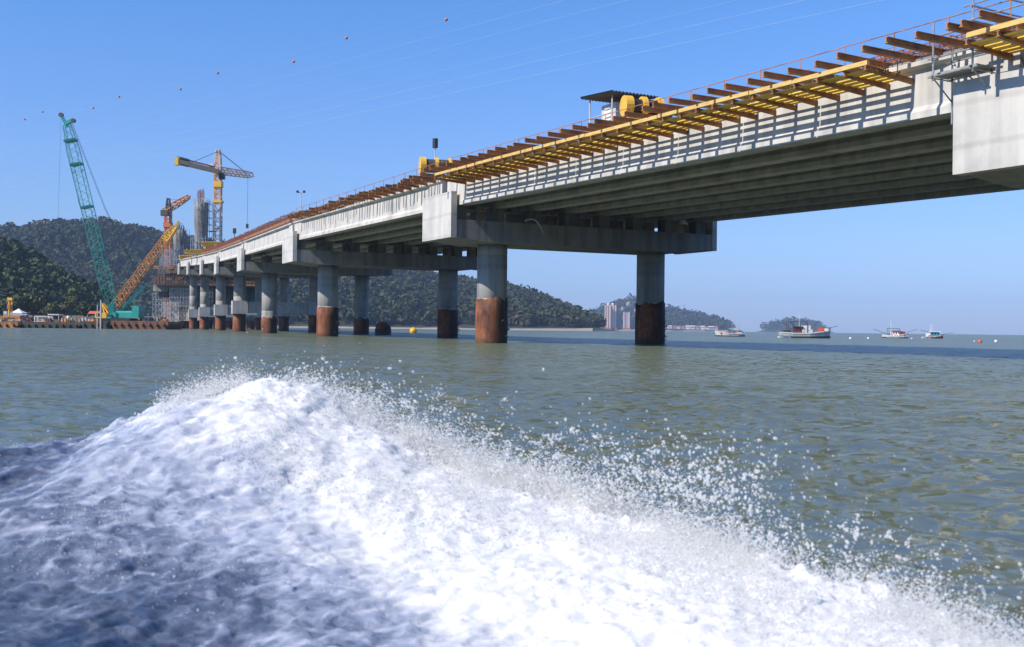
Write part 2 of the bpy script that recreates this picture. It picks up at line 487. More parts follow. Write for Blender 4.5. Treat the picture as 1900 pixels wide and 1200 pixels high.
def foam_mat():
    """wake water: white aerated foam where 'foam' is high, clear blue-green water where low"""
    m, nt, N, L, P = new_mat('wake_foam')
    g = N.new('ShaderNodeNewGeometry')
    at_ = N.new('ShaderNodeAttribute'); at_.attribute_name = 'foam'
    n = N.new('ShaderNodeTexNoise'); n.inputs['Scale'].default_value = 22; n.inputs['Detail'].default_value = 6; n.inputs['Roughness'].default_value = 0.7
    n.inputs['Distortion'].default_value = 0.8
    mp = N.new('ShaderNodeMapping'); mp.inputs['Rotation'].default_value = (0, 0, 0.5); mp.inputs['Scale'].default_value = (0.55, 1.3, 1.0)
    L.new(g.outputs['Position'], mp.inputs['Vector']); L.new(mp.outputs[0], n.inputs['Vector'])
    ad = N.new('ShaderNodeMath'); ad.operation = 'MULTIPLY_ADD'; L.new(n.outputs['Fac'], ad.inputs[0]); ad.inputs[1].default_value = 0.55
    sb = N.new('ShaderNodeMath'); sb.operation = 'ADD'; L.new(at_.outputs['Fac'], sb.inputs[0]); sb.inputs[1].default_value = -0.27
    L.new(sb.outputs[0], ad.inputs[2])
    r = ramp(N, [(0.0, (0.025, 0.05, 0.10)), (0.25, (0.125, 0.160, 0.245)), (0.5, (0.38, 0.42, 0.53)), (0.9, (0.78, 0.775, 0.76))])
    L.new(ad.outputs[0], r.inputs[0]); L.new(r.outputs[0], P.inputs['Base Color'])
    rr = ramp(N, [(0.0, (0.05,) * 3), (0.5, (0.4,) * 3), (1.0, (0.85,) * 3)])
    L.new(ad.outputs[0], rr.inputs[0]); L.new(rr.outputs[0], P.inputs['Roughness'])
    P.inputs['IOR'].default_value = 1.333
    b = N.new('ShaderNodeBump'); b.inputs['Strength'].default_value = 0.7; b.inputs['Distance'].default_value = 0.03
    L.new(n.outputs['Fac'], b.inputs['Height']); L.new(b.outputs[0], P.inputs['Normal'])
    P.inputs['Subsurface Weight'].default_value = 0.6
    P.inputs['Subsurface Radius'].default_value = (0.8, 0.95, 1.0)
    P.inputs['Subsurface Scale'].default_value = 0.045
    return m
M_FOAM = foam_mat()

def drop_mat():
    m, nt, N, L, P = new_mat('spray_drops')
    P.inputs['Base Color'].default_value = (0.90, 0.89, 0.87, 1)
    P.inputs['Roughness'].default_value = 0.25
    P.inputs['IOR'].default_value = 1.333
    tr = N.new('ShaderNodeBsdfTranslucent'); tr.inputs[0].default_value = (0.97, 0.97, 0.96, 1)
    mx = N.new('ShaderNodeMixShader'); mx.inputs[0].default_value = 0.8
    L.new(P.outputs[0], mx.inputs[1]); L.new(tr.outputs[0], mx.inputs[2]); L.new(mx.outputs[0], N['Material Output'].inputs[0])
    return m
M_DROP = drop_mat()

def leaf_mat(name, stops):
    m, nt, N, L, P = new_mat(name)
    a = N.new('ShaderNodeAttribute'); a.attribute_name = 'tint'
    r = ramp(N, stops); L.new(a.outputs['Fac'], r.inputs[0]); L.new(r.outputs[0], P.inputs['Base Color'])
    P.inputs['Roughness'].default_value = 0.75
    P.inputs['Specular IOR Level'].default_value = 0.2
    return m
M_LEAF = leaf_mat('forest_leaves', [(0.0, (0.026, 0.038, 0.016)), (0.45, (0.042, 0.056, 0.023)), (0.75, (0.062, 0.072, 0.030)), (1.0, (0.085, 0.066, 0.040))])
M_LEAFN = leaf_mat('lush_leaves', [(0.0, (0.035, 0.050, 0.018)), (0.5, (0.060, 0.078, 0.026)), (1.0, (0.12, 0.125, 0.045))])
M_HILL = simple('forest_floor', (0.030, 0.036, 0.018), 0.9, var=0.4, scale=0.05)
M_SAND = simple('pale_sand', (0.33, 0.29, 0.22), 0.9, var=0.2, scale=0.1)
M_EARTH = simple('shore_earth', (0.14, 0.11, 0.06), 0.9, var=0.5, scale=0.15, c2=(0.08, 0.09, 0.03))
M_BARK = simple('tree_bark', (0.10, 0.075, 0.05), 0.9, var=0.3)

# ------------------------------------------------------------------ water
def build_water():
    th1 = np.radians(np.arange(-46, 46.01, 0.11)) ; th2 = np.radians(np.arange(46 + 6, 360 - 46 - 1, 6.0))
    th = np.concatenate([th1, th2]); nt_ = len(th)
    rs = [0.6]
    while rs[-1] < 6000: rs.append(rs[-1] * 1.0072 + 0.004)
    rs = np.array(rs); nr = len(rs)
    Rg, Tg = np.meshgrid(rs, th, indexing='ij')
    X = Rg * np.sin(Tg); Y = Rg * np.cos(Tg)
    Z = np.zeros_like(X)
    rg = np.random.default_rng(3)
    for i in range(60):
        lam = 0.18 * (2.4 / 0.18) ** rg.random() if i < 46 else 2.6 + 4.0 * rg.random()
        a = 0.0042 * lam ** 0.55 * (0.6 + 0.8 * rg.random())
        dr = R(205) + rg.normal() * 0.65
        k = 2 * math.pi / lam
        w = 1 - sstep(0.25, 0.5, 0.0072 * Rg * 2.2 / lam * 0.5)
        ph = k * (X * math.sin(dr) + Y * math.cos(dr)) + rg.random() * 6.28
        sn = np.sin(ph)
        mod = 0.6 + 0.5 * noise3(X / (lam * 5) + i, Y / (lam * 5), np.zeros_like(X) + i * 3.1) if lam > 0.6 else 1.0
        Z += a * w * mod * (sn + 0.25 * np.cos(2 * ph))
    V = np.stack([X, Y, Z], -1).reshape(-1, 3)
    i, j = np.meshgrid(np.arange(nr - 1), np.arange(nt_), indexing='ij')
    j2 = (j + 1) % nt_
    F = np.stack([i * nt_ + j2, i * nt_ + j, (i + 1) * nt_ + j, (i + 1) * nt_ + j2], -1).reshape(-1, 4)
    V = np.concatenate([V, [[0, 0, 0]]])
    o = np_mesh('water', V, F, M_WATER, smooth=True)
    props(o, kind='structure')
build_water()

# ------------------------------------------------------------------ hills and forest
def leaf_cloud(C, rad, hgt, tint, per, rg, qs=0.30, low=-0.25):
    """many leaf clump quads over crown ellipsoids; C (n,3) crown centres"""
    n = len(C)
    idx = np.repeat(np.arange(n), per)
    d = rg.normal(size=(n * per, 3)); d /= np.linalg.norm(d, axis=1)[:, None]
    d[:, 2] = np.where(d[:, 2] < low, -d[:, 2], d[:, 2])
    # lumpy radius from a few lobes per crown
    lob = 1 + 0.28 * np.sin(d[:, 0] * 4.1 + idx * 1.7) * np.cos(d[:, 1] * 3.7 + idx * 2.3) + 0.10 * rg.normal(size=n * per)
    rr = lob * (0.82 + 0.2 * rg.random(n * per))
    P = C[idx] + d * np.stack([rad[idx] * rr, rad[idx] * rr, hgt[idx] * rr], -1)
    nrm = d + 0.75 * rg.normal(size=d.shape); nrm /= np.linalg.norm(nrm, axis=1)[:, None]
    t = np.cross(nrm, rg.normal(size=d.shape)); t /= np.linalg.norm(t, axis=1)[:, None]
    b = np.cross(nrm, t)
    s = (rad[idx] * qs * (0.6 + 0.8 * rg.random(n * per)))[:, None]
    q = np.stack([P - t * s * 1.1, P - b * s * 0.75, P + t * s * 1.1, P + b * s * 0.75], 1)
    V = q.reshape(-1, 3)
    F = np.arange(len(V)).reshape(-1, 4)
    tt = np.clip(tint[idx] + 0.10 * rg.normal(size=len(idx)), 0, 1)
    return V, F, np.repeat(tt, 4)

def hill(name, sil, Yr, front, back, rough, label_f, tree, spacing, per, mat, seed, tint0=0.35, xpad=0, foot=0.6, hazey=0):
    """sil: silhouette pixels (px,py) of the ridge at distance Yr; slope falls to the water over 'front' metres"""
    rg = np.random.default_rng(seed)
    pts = [at(px, py, Yr) for px, py in sil]
    xs = np.array([p.x for p in pts]); zs = np.array([max(p.z, 0.3) for p in pts])
    x0, x1 = xs.min() - xpad, xs.max() + xpad
    nx = int((x1 - x0) / (spacing * 0.8)) + 2
    ny = int((front + back) / (spacing * 0.8)) + 2
    gx = np.linspace(x0, x1, nx); gy = np.linspace(Yr - front, Yr + back, ny)
    def hgt(X, Y):
        s = X * Yr / Yr
        hz = np.interp(X, xs, zs)
        u = (Y - Yr)
        pf = np.clip(1 + u / front, 0, 1); pb = np.clip(1 - u / back, 0, 1)
        prof = np.where(u < 0, np.sin(pf * math.pi / 2) ** 1.15, np.cos((1 - pb) * math.pi / 2))
        nz = fbm(X / (front * 0.5) + seed, Y / (front * 0.5), np.zeros_like(X) + seed, 4)
        damp = np.clip(-u / (front * 0.25), 0, 1)
        return (hz - tree * 1.15) * prof * (1 + rough * np.minimum(nz - .25, .05) * damp * prof) - 0.5 * (1 - prof)
    X, Y = np.meshgrid(gx, gy, indexing='ij')
    Z = hgt(X, Y)
    V = np.stack([X, Y, Z], -1).reshape(-1, 3)
    i, j = np.meshgrid(np.arange(nx - 1), np.arange(ny - 1), indexing='ij')
    F = np.stack([i * ny + j, (i + 1) * ny + j, (i + 1) * ny + j + 1, i * ny + j + 1], -1).reshape(-1, 4)
    props(np_mesh(name, V, F, M_HILL, smooth=True), kind='structure')
    # trees
    n = int((x1 - x0) * (front + back * 0.35) / spacing ** 2)
    tx = rg.uniform(x0, x1, n); ty = rg.uniform(Yr - front, Yr + back * 0.35, n)
    tz = hgt(tx, ty)
    keep = tz > foot
    tx, ty, tz = tx[keep], ty[keep], tz[keep]
    r = tree * np.clip(rg.lognormal(0, 0.38, len(tx)), .4, 1.9) * 0.62
    big = fbm(tx / (front * .3), ty / (front * .3), np.zeros_like(tx) + seed * 2.0, 3)
    tint = np.clip(tint0 + 0.45 * big + 0.22 * rg.normal(size=len(tx)), 0, 1)
    C = np.stack([tx, ty, tz + r * 0.55], -1)
    V, F, T = leaf_cloud(C, r, r * (0.75 + 0.35 * rg.random(len(r))), tint, per, rg)
    o = np_mesh('forest', V, F, mat, attrs={'tint': T})
    props(o, label_f, 'forest', kind='stuff')
    return hgt

hgt_back = hill('hill', [(-260, 470), (-120, 445), (0, 428), (60, 421), (120, 415), (160, 411), (200, 412), (250, 424), (300, 432), (345, 440), (430, 455), (500, 468), (560, 480), (640, 497), (700, 499), (745, 500), (800, 511), (870, 520), (930, 527), (980, 543), (1030, 563), (1075, 585), (1100, 600), (1112, 606)],
     1350, 420, 260, 0.5, 'dense dark green forest over the long high hill behind the bridge columns', 6.6, 5.2, 44, M_LEAF, 11, 0.36, foot=3.0)
hgt_near = hill('hill', [(-260, 420), (-100, 440), (0, 452), (35, 466), (60, 489), (85, 505), (110, 517), (130, 523), (150, 533), (168, 546), (183, 561), (196, 572), (225, 581), (262, 588), (300, 593)],
     520, 130, 110, 0.35, 'dark lush forest on the low hillside behind the tent and barges', 4.0, 3.0, 120, M_LEAFN, 23, 0.34, foot=1.6)
hgt_town = hill('hill', [(1085, 606), (1100, 578), (1125, 566), (1150, 556), (1165, 553), (1190, 555), (1220, 566), (1250, 574), (1275, 577), (1300, 584), (1320, 594), (1338, 605), (1345, 611)],
     3200, 420, 300, 0.3, 'pale wooded headland behind the pair of pink apartment towers', 13, 13, 20, M_LEAF, 37, 0.4, foot=6)
hgt_isl = hill('hill', [(1405, 613), (1418, 605), (1435, 597), (1455, 592.5), (1480, 592), (1505, 596), (1522, 603), (1538, 613)],
     4000, 180, 150, 0.2, 'small wooded island behind the grey fishing boat', 13, 13, 24, M_LEAF, 41, 0.4, foot=5)

def strip(name, pxs, Yf, Yb, zf, zb, mat, seed):
    """low shore strip between pixel columns, front edge at Yf dipping under the water"""
    g = np.linspace(pxs[0], pxs[1], 60)
    V = []; 
    rg = np.random.default_rng(seed)
    nn = fbm(g * 0.02 + seed, g * 0, g * 0, 3)
    for k, (px, q) in enumerate(zip(g, nn)):
        for t in np.linspace(0, 1, 5):
            Y = Yf + (Yb - Yf) * t + q * (Yb - Yf) * 0.25 * (1 - t)
            x = (px - 950) / FPX * Y
            z = -0.4 + (zf + 0.4) * min(1, t * 3) if t < 0.34 else zf + (zb - zf) * (t - 0.34) / 0.66
            V.append((x, Y, z))
    F = []
    for a in range(59):
        for b in range(4):
            F.append((a * 5 + b, (a + 1) * 5 + b, (a + 1) * 5 + b + 1, a * 5 + b + 1))
    return props(np_mesh(name, np.array(V), np.array(F), mat, smooth=True), kind='structure')
strip('beach', (470, 1100), 905, 985, 1.0, 2.6, M_SAND, 5)
strip('shore', (-260, 300), 330, 430, 2.2, 4.0, M_EARTH, 9)
strip('shore', (1085, 1350), 2760, 2950, 4, 8, M_SAND, 12)

def single_tree(px, py_top, Y, base_z, h, r, label, seed, tint, mat=M_LEAFN):
    rg = np.random.default_rng(seed)
    p = at(px, py_top, Y)
    b = Vector((p.x, Y, base_z)); top = p.z
    root = thing('broadleaf_tree', b, label, 'tree', 'single trees along the shore')
    mb = MB()
    hh = top - base_z
    mb.tube(b - Vector((0, 0, 0.5)), b + Vector((0.1, 0, hh * 0.5)), 0.28, 7, 0.16)
    n = 7
    C = []
    for i in range(n):
        a = 2 * math.pi * i / n + rg.random()
        q = b + Vector((math.cos(a) * r * 0.55, math.sin(a) * r * 0.55, hh * (0.45 + 0.4 * rg.random())))
        mb.tube(b + Vector((0.1, 0, hh * 0.42)), q, 0.12, 5, 0.04)
        C.append(q)
    C.append(b + Vector((0, 0, hh * 0.85)))
    mb.build('trunk', M_BARK, root)
    C = np.array([tuple(c - b) for c in C])
    rad = np.full(len(C), r * 0.5) * (0.8 + 0.4 * rg.random(len(C)))
    V, F, T = leaf_cloud(C, rad, rad * 0.85, np.full(len(C), tint) + 0.1 * rg.normal(size=len(C)), 90, rg, qs=0.3, low=-2)
    o = np_mesh('crown', V, F, mat, attrs={'tint': T}); o.parent = root
single_tree(28, 548, 388, 2.5, 9, 4.5, 'olive green tree rising behind the yellow drill mast', 1, 0.75)
single_tree(62, 545, 392, 2.5, 8, 4.2, 'light green tree behind the white tent and purple cabin', 2, 0.9)
single_tree(96, 566, 372, 2.5, 6, 3.0, 'small round tree right behind the flat-roofed site shed', 3, 0.85)
single_tree(132, 547, 398, 2.5, 8, 2.6, 'slim bright green tree on the dark slope beyond the white post', 4, 1.0)
single_tree(164, 566, 405, 2.5, 6, 3.2, 'brownish bushy tree above the red awning by the crane', 5, 0.5)

# ------------------------------------------------------------------ the bridge
BENTS = [  # name, left column x,y, cap angle (deg), cap bottom z
    ('O', 40.5, -4.5, 30, 5.7),
    ('P', 19.6, 35.8, 29, 6.28),
    ('A', -1.44, 75.9, 27, 7.03),
    ('B', -19.3, 112.8, 24, 7.50),
    ('C', -34.7, 154.0, 21, 8.65),
    ('D', -48.7, 192.5, 20, 9.95),
    ('E', -62.5, 231.1, 20, 11.65),
    ('F', -77.0, 269.7, 20, 13.4),
    ('G', -91.2, 308.3, 20, 15.2)]
CAPL = 22.0
T1, T2 = 4.3, 17.7
GT = [0.98 + 2.863 * k for k in range(8)]
GH = 2.0
def bent(i):
    n, x, y, a, z = BENTS[i]
    u = Vector((math.cos(R(a)), math.sin(R(a)), 0)); d = Vector((-u.y, u.x, 0))
    e = Vector((x, y, 0)) - u * T1
    return e, u, d, z
def bpt(i, t, s=0.0, z=0.0):
    e, u, d, zb = bent(i)
    return e + u * t + d * s + Vector((0, 0, z))
ORD = ['', 'end panel carries the tube scaffold', 'a curved hose lies on its cap', 'rust casings are tallest and cleanest', '', '', '', '', '']
PIERLAB = {
 'O': 'concrete bridge pier beyond the scaffolded pier, mostly out of view',
 'P': 'concrete bridge pier with the huge pale end panel below the tube scaffold',
 'A': 'concrete bridge pier with thick columns and a curved hose lying on its cap',
 'B': 'concrete bridge pier with round columns rusty at the foot, next behind the hose pier',
 'C': 'concrete bridge pier without a tie beam, half hidden behind the second rusty column',
 'D': 'concrete bridge pier whose tie beam has the largest grey end block',
 'E': 'concrete bridge pier with the middle one of three tie beam blocks',
 'F': 'concrete bridge pier with a small tie beam block beside the pylon works',
 'G': 'farthest concrete bridge pier merging with the pylon works'}
def build_pier(i):
    nm = BENTS[i][0]
    e, u, d, zb = bent(i)
    up = Vector((0, 0, 1))
    root = thing('bridge_pier', e + u * (CAPL / 2), PIERLAB[nm], 'bridge pier', 'piers of the concrete bridge')
    W = 2.45
    # cap with chamfered ends
    poly = [(0.42, 0.05), (2.7, -0.22), (CAPL - 2.7, -0.22), (CAPL - 0.42, 0.05), (CAPL - 0.42, 1.2), (0.42, 1.2)]
    mb = MB()
    mb.prism([e + u * t + d * (-W) + up * (zb + z) for t, z in poly], d * (2 * W))
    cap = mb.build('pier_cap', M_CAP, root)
    for t0, t1 in ((0, 0.42), (CAPL - 0.42, CAPL)):
        mb = MB()
        mb.box(e + u * (t0 + t1) / 2 + up * (zb + 1.52), u * (t1 - t0) / 2, d * 2.5, up * 1.53)
        mb.build('end_panel', M_PANEL, cap)
    for t in GT:
        for sg in (-1, 1):
            mb = MB()
            mb.box(e + u * t + d * (sg * 1.35) + up * (zb + 1.2 + 0.5), u * 0.45, d * 0.5, up * 0.498)
            mb.build('bearing_pedestal', M_CAP, root)
    tie = nm in 'DEFG'
    for t in (T1, T2):
        c = e + u * t
        mb = MB()
        prof = []
        z = -3.0
        prof = [(1.06, -3.0)]
        for zz in np.arange(0, zb - 0.3, 3.05):
            prof += [(1.06, zz - 0.03), (1.045, zz - 0.015), (1.045, zz + 0.015), (1.06, zz + 0.03)]
        prof.append((1.06, zb - 0.21))
        mb.lathe(c, prof, 36)
        col = mb.build('column', M_COLM, root, smooth=True, auto=0.6)
        hc = {'P': 3.0, 'A': 3.05, 'B': 2.95, 'C': 2.2}.get(nm, 2.9)
        mb = MB()
        rr = random.Random(i * 7 + int(t))
        ph = rr.uniform(0, 6.28); rag = {'A': .34, 'B': .10, 'C': .5}.get(nm, .25)
        jj = [rag * (.6 * math.sin(k / 48 * 12.57 + ph) * math.sin(k / 48 * 18.85 + ph * 2) - .25) + rag * (rr.uniform(-.9, .15) if rr.random() < .22 else rr.uniform(-.12, .12)) for k in range(48)]
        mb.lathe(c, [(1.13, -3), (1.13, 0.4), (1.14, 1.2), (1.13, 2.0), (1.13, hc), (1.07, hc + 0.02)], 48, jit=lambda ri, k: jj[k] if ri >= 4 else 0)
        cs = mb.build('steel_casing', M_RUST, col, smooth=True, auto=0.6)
        if nm in 'AB':
            # snapped reinforcement and shells on the shady flank
            mb = MB()
            for _ in range(9):
                a = R(rr.uniform(-60, 40)); z0 = rr.uniform(0.3, 1.8)
                p = c + Vector((math.cos(a) * 1.12, math.sin(a) * 1.12, z0))
                mb.tube(p, p + Vector((math.cos(a) * 0.25, math.sin(a) * 0.25, rr.uniform(-0.15, 0.2))), 0.05, 5, 0.015)
            mb.build('growth', M_DRK, col)
    if tie:
        mb = MB()
        zt = 2.95
        mb.box(e + u * (T1 + T2) / 2 + up * (zt + 1.2), u * ((T2 - T1) / 2 - 1.0), d * 1.0, up * 1.0)
        tb = mb.build('tie_beam', M_TIE, root)
        for t in (T1, T2):
            mb = MB(); mb.box(e + u * t + up * (zt + 1.17), u * 1.32, d * 1.32, up * 1.17)
            mb.build('tie_block', M_TIE, tb)
    return root
for i in range(len(BENTS)): build_pier(i)

SPANLAB = ['girder span going out of the picture beyond the scaffold, dark underneath',
           'long near girder span with white face shaded by the yellow formwork',
           'sunlit white girder span under the dense brown beams',
           'white girder span with the reddish rebar edge, before the first tie beam',
           'short looking white girder span between the plain pier and the first tie beam pier',
           'white girder span between the two larger tie beam piers',
           'white girder span between the two smaller tie beam piers',
           'last small white girder span meeting the pylon works']
def gsec(c, lat, web):
    up = Vector((0, 0, 1)); bf, tf = 0.40, 0.52
    pr = [(-bf, 0), (bf, 0), (bf, .24), (web, .44), (web, 1.74), (tf, 1.84), (tf, 2.0), (-tf, 2.0), (-tf, 1.84), (-web, 1.74), (-web, .44), (-bf, .24)]
    return [c + lat * a + up * b for a, b in pr]
def build_span(i):
    e0, u0, d0, z0 = bent(i); e1, u1, d1, z1 = bent(i + 1)
    mid = (bpt(i, 11) + bpt(i + 1, 11)) / 2
    root = thing('bridge_span', Vector((mid.x, mid.y, (z0 + z1) / 2 + 2.2)), SPANLAB[i], 'bridge span', 'girder spans of the concrete bridge')
    up = Vector((0, 0, 1))
    for t in GT:
        p = bpt(i, t, 0.45, z0 + 2.2); q = bpt(i + 1, t, -0.45, z1 + 2.2)
        ax = (q - p); L = ax.length; ax.normalize(); lat = Vector((ax.y, -ax.x, 0)).normalized()
        secs = []
        for s, w in ((0, .38), (2.3, .38), (3.1, .26), (L - 3.1, .26), (L - 2.3, .38), (L, .38)):
            secs.append(gsec(p + ax * s, lat, w))
        mb = MB(); mb.loft(secs); mb.build('girder', M_GIRD, root)
    mb = MB()
    ta, tb = GT[0] - 0.30, GT[-1] + 0.30
    c = []
    for zz in (4.204, 4.40):
        c += [bpt(i, ta, 0.1, z0 + zz), bpt(i, tb, 0.1, z0 + zz), bpt(i + 1, tb, -0.1, z1 + zz), bpt(i + 1, ta, -0.1, z1 + zz)]
    mb.quadbox(c); mb.build('deck_slab', M_DECK, root)
    # cross diaphragms
    for s in (0.02, 0.98):
        mb = MB()
        a = bpt(i, GT[0] + .45, 0.45, z0 + 3.2).lerp(bpt(i + 1, GT[0] + .45, -0.45, z1 + 3.2), s); b = bpt(i, GT[-1] - .45, 0.45, z0 + 3.2).lerp(bpt(i + 1, GT[-1] - .45, -0.45, z1 + 3.2), s)
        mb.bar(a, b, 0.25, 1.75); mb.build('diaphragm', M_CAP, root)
    return root
for i in range(len(BENTS) - 1): build_span(i)

def edge(i, s, out=0.0, z=0.0):
    """point at fraction s of span i, at the outer top edge of the outer girder, out metres outward, z above girder top"""
    a = bpt(i, GT[0] - 0.52 - out, 0.45, BENTS[i][4] + 4.2 + z); b = bpt(i + 1, GT[0] - 0.52 - out, -0.45, BENTS[i + 1][4] + 4.2 + z)
    return a.lerp(b, s)
def slen(i): return (edge(i, 1) - edge(i, 0)).length

def yellow_formwork(i, s0, s1, label):
    L = slen(i)
    root = thing('yellow_formwork', edge(i, (s0 + s1) / 2, 0.9, -0.5), label, 'formwork')
    n = round((s1 - s0) * L / 1.2)
    rr = random.Random(5 + i)
    for k in range(n + 1):
        s = s0 + (s1 - s0) * k / n + rr.uniform(-.002, .002)
        mb = MB(); mb.ibeam(edge(i, s, -0.24, -0.62), edge(i, s, 2.06 + rr.uniform(-.05, .1), -0.42 + rr.uniform(-.02, .03)), 0.13, 0.19)
        mb.build('bracket_beam', M_BRN, root)
    for a, b, z in ((0.01, 0.15, -.325), (0.31, 0.50, -.320), (0.67, 0.92, -.310), (1.07, 1.30, -.295), (1.54, 1.68, -.285), (1.80, 1.92, -.280)):
        nb = max(1, int((s1 - s0) * L / 4.4))
        for k in range(nb):
            sa = s0 + (s1 - s0) * k / nb; sb = s0 + (s1 - s0) * (k + 1) / nb - 0.0012
            mb = MB()
            zz = [z + rr.uniform(-.006, .006)]
            mb.quadbox([edge(i, sa, a, zz[0] - .2), edge(i, sa, b, zz[0] - .17), edge(i, sb, b, zz[0] - .17), edge(i, sb, a, zz[0] - .2),
                        edge(i, sa, a, zz[0] - .165), edge(i, sa, b, zz[0] - .135), edge(i, sb, b, zz[0] - .135), edge(i, sb, a, zz[0] - .165)])
            mb.build('yellow_panel', M_YEL, root)
    nb = max(1, int((s1 - s0) * L / 5.5))
    for k in range(nb):
        sa = s0 + (s1 - s0) * k / nb; sb = s0 + (s1 - s0) * (k + 1) / nb - 0.001
        mb = MB(); z = -.22 + rr.uniform(-.02, .02)
        mb.quadbox([edge(i, sa, 1.96, z - .08), edge(i, sa, 2.10, z - .08), edge(i, sb, 2.10, z - .08), edge(i, sb, 1.96, z - .08),
                    edge(i, sa, 1.96, z + .08), edge(i, sa, 2.10, z + .08), edge(i, sb, 2.10, z + .08), edge(i, sb, 1.96, z + .08)])
        mb.build('edge_timber', M_YELF, root)
    for k in range(n + 1):
        s = s0 + (s1 - s0) * k / n
        for o in (0.60, 1.18):
            st = MB()
            st.bar(edge(i, s, o, -0.53), edge(i, s, o - .12, -0.36), 0.05)
            st.tube(edge(i, s, o, -0.5), edge(i, s, o, 0.02), 0.018, 5)
            st.build('hanger_rod', M_BRN, root)
    return root
yellow_formwork(1, 0.098, 0.935, 'long yellow formwork platform on brown brackets along the near girder')
yellow_formwork(0, 0.55, 1.028, 'bright yellow formwork above the scaffolded pier at the picture corner')

def deck_beams(i, s0, s1, sp, out, group, label, jit=0.15, zj=0.05, sj=.15):
    L = slen(i); n = int((s1 - s0) * L / sp + .5); rr = random.Random(31 + i)
    root = thing('deck_beam_set', edge(i, (s0 + s1) / 2, 0, 0.1), label, 'steel beams')
    for k in range(n + 1):
        s = s0 + (s1 - s0) * k / n + rr.uniform(-sj, sj) * sp / L
        o = out + rr.uniform(-jit, jit); z = 0.115 + rr.uniform(0, zj)
        mb = MB(); mb.ibeam(edge(i, s, -2.2, z), edge(i, s + rr.uniform(-.12, .12) / L, o, z + rr.uniform(0, .08)), 0.14, 0.22)
        mb.build('cross_beam', M_BRN, root)
    return root
_L1 = slen(1); _n1 = round(.837 * _L1 / 1.2); _d1 = .837 / _n1                  # same pitch as the brackets below
deck_beams(1, .098 - 3 * _d1, .935 + 1 * _d1, _d1 * _L1, 2.45, '', 'row of rusty cross beams sticking out over the yellow formwork', sj=.05)
deck_beams(0, 0.5, 1.03, 1.2, 2.45, '', 'few rusty beams jutting out above the tube scaffold')
b2 = deck_beams(2, 0.01, 0.93, 0.78, 1.3, '', 'dense row of rusty brown beams overhanging the sunlit girder span', 0.35, 0.14)

# lower tier of beams under the dense row
def lower_beams(i, s0, s1, sp, root):
    L = slen(i); n = int((s1 - s0) * L / sp); rr = random.Random(77 + i)
    for k in range(n + 1):
        s = s0 + (s1 - s0) * k / n
        mb = MB(); mb.ibeam(edge(i, s, -0.2, -0.13), edge(i, s, 1.1, -0.02), 0.12, 0.16)
        mb.build('bracket_beam', M_BRN, root)
lower_beams(2, 0.02, 0.35, 1.56, b2)

def rebar_cage(i, s0, s1, h, label, out=0.0, boards=True):
    L = slen(i)
    root = thing('rebar_cage', edge(i, (s0 + s1) / 2, 0, 0.2), label, 'rebar')
    mb = MB(); n = int((s1 - s0) * L / 0.42); rr = random.Random(i + 90)
    for row in (0.0, -0.5, -1.1):
        for k in range(n + 1):
            s = s0 + (s1 - s0) * k / n
            hh = h * rr.uniform(.8, 1.1)
            a = edge(i, s, row - .1, 0.2); b = edge(i, s, row - .1, 0.2 + hh)
            mb.bar(a, b, 0.035)
            mb.bar(b, edge(i, s, row - .5, 0.2 + hh * .95), 0.03)
        for z in np.linspace(0.3, 0.15 + h, 4):
            mb.bar(edge(i, s0, row - .12, z), edge(i, s1, row - .12, z + rr.uniform(-.05, .05)), 0.035)
    mb.build('reinforcement', M_RBR, root)
    if boards:
        mb = MB(); mb.bar(edge(i, s0, 0.10, 0.22), edge(i, s1, 0.10, 0.22), 0.06, 0.30); mb.build('side_form', M_FORMO, root)
rebar_cage(1, 0.0, 0.16, 0.42, 'dark red rebar mat on the deck edge below the scaffold', 0, False)
rebar_cage(2, 0.55, 1.0, 0.6, 'reddish rebar on the deck behind the sunlit girder span')
rebar_cage(3, 0.0, 1.0, 0.9, 'reddish rebar and side forms along the deck before the lamp mast')
rebar_cage(4, 0.0, 1.0, 0.9, 'orange red rebar band on the deck over the plain pier span')
rebar_cage(5, 0.0, 1.0, 1.0, 'orange red rebar band on the deck near the yellow launching frames')

def rail(i, s0, s1, label):
    L = slen(i)
    root = thing('safety_rail', edge(i, (s0 + s1) / 2, -0.2, 0.2), label, 'safety rail')
    n = int((s1 - s0) * L / 2.4)
    for k in range(n + 1):
        s = s0 + (s1 - s0) * k / n
        mb = MB(); mb.tube(edge(i, s, -0.25, 0.15), edge(i, s, -0.25, 1.35), 0.022, 5); mb.build('rail_post', M_BRN, root)
    for z in (1.32, 0.8):
        if z == 0.8 and i > 1: continue
        mb = MB()
        for k in range(n):
            mb.tube(edge(i, s0 + (s1 - s0) * k / n, -0.25, z), edge(i, s0 + (s1 - s0) * (k + 1) / n, -0.25, z), 0.022 if z > 1 else 0.012, 5)
        mb.build('rail_wire', M_BRN, root)
rail(0, 0.5, 0.99, 'thin rail along the deck edge behind the scaffold tubes')
rail(1, 0.01, 0.99, 'thin rail line with posts above the yellow formwork')
rail(2, 0.01, 0.99, 'thin rail line with posts above the dense brown beams')

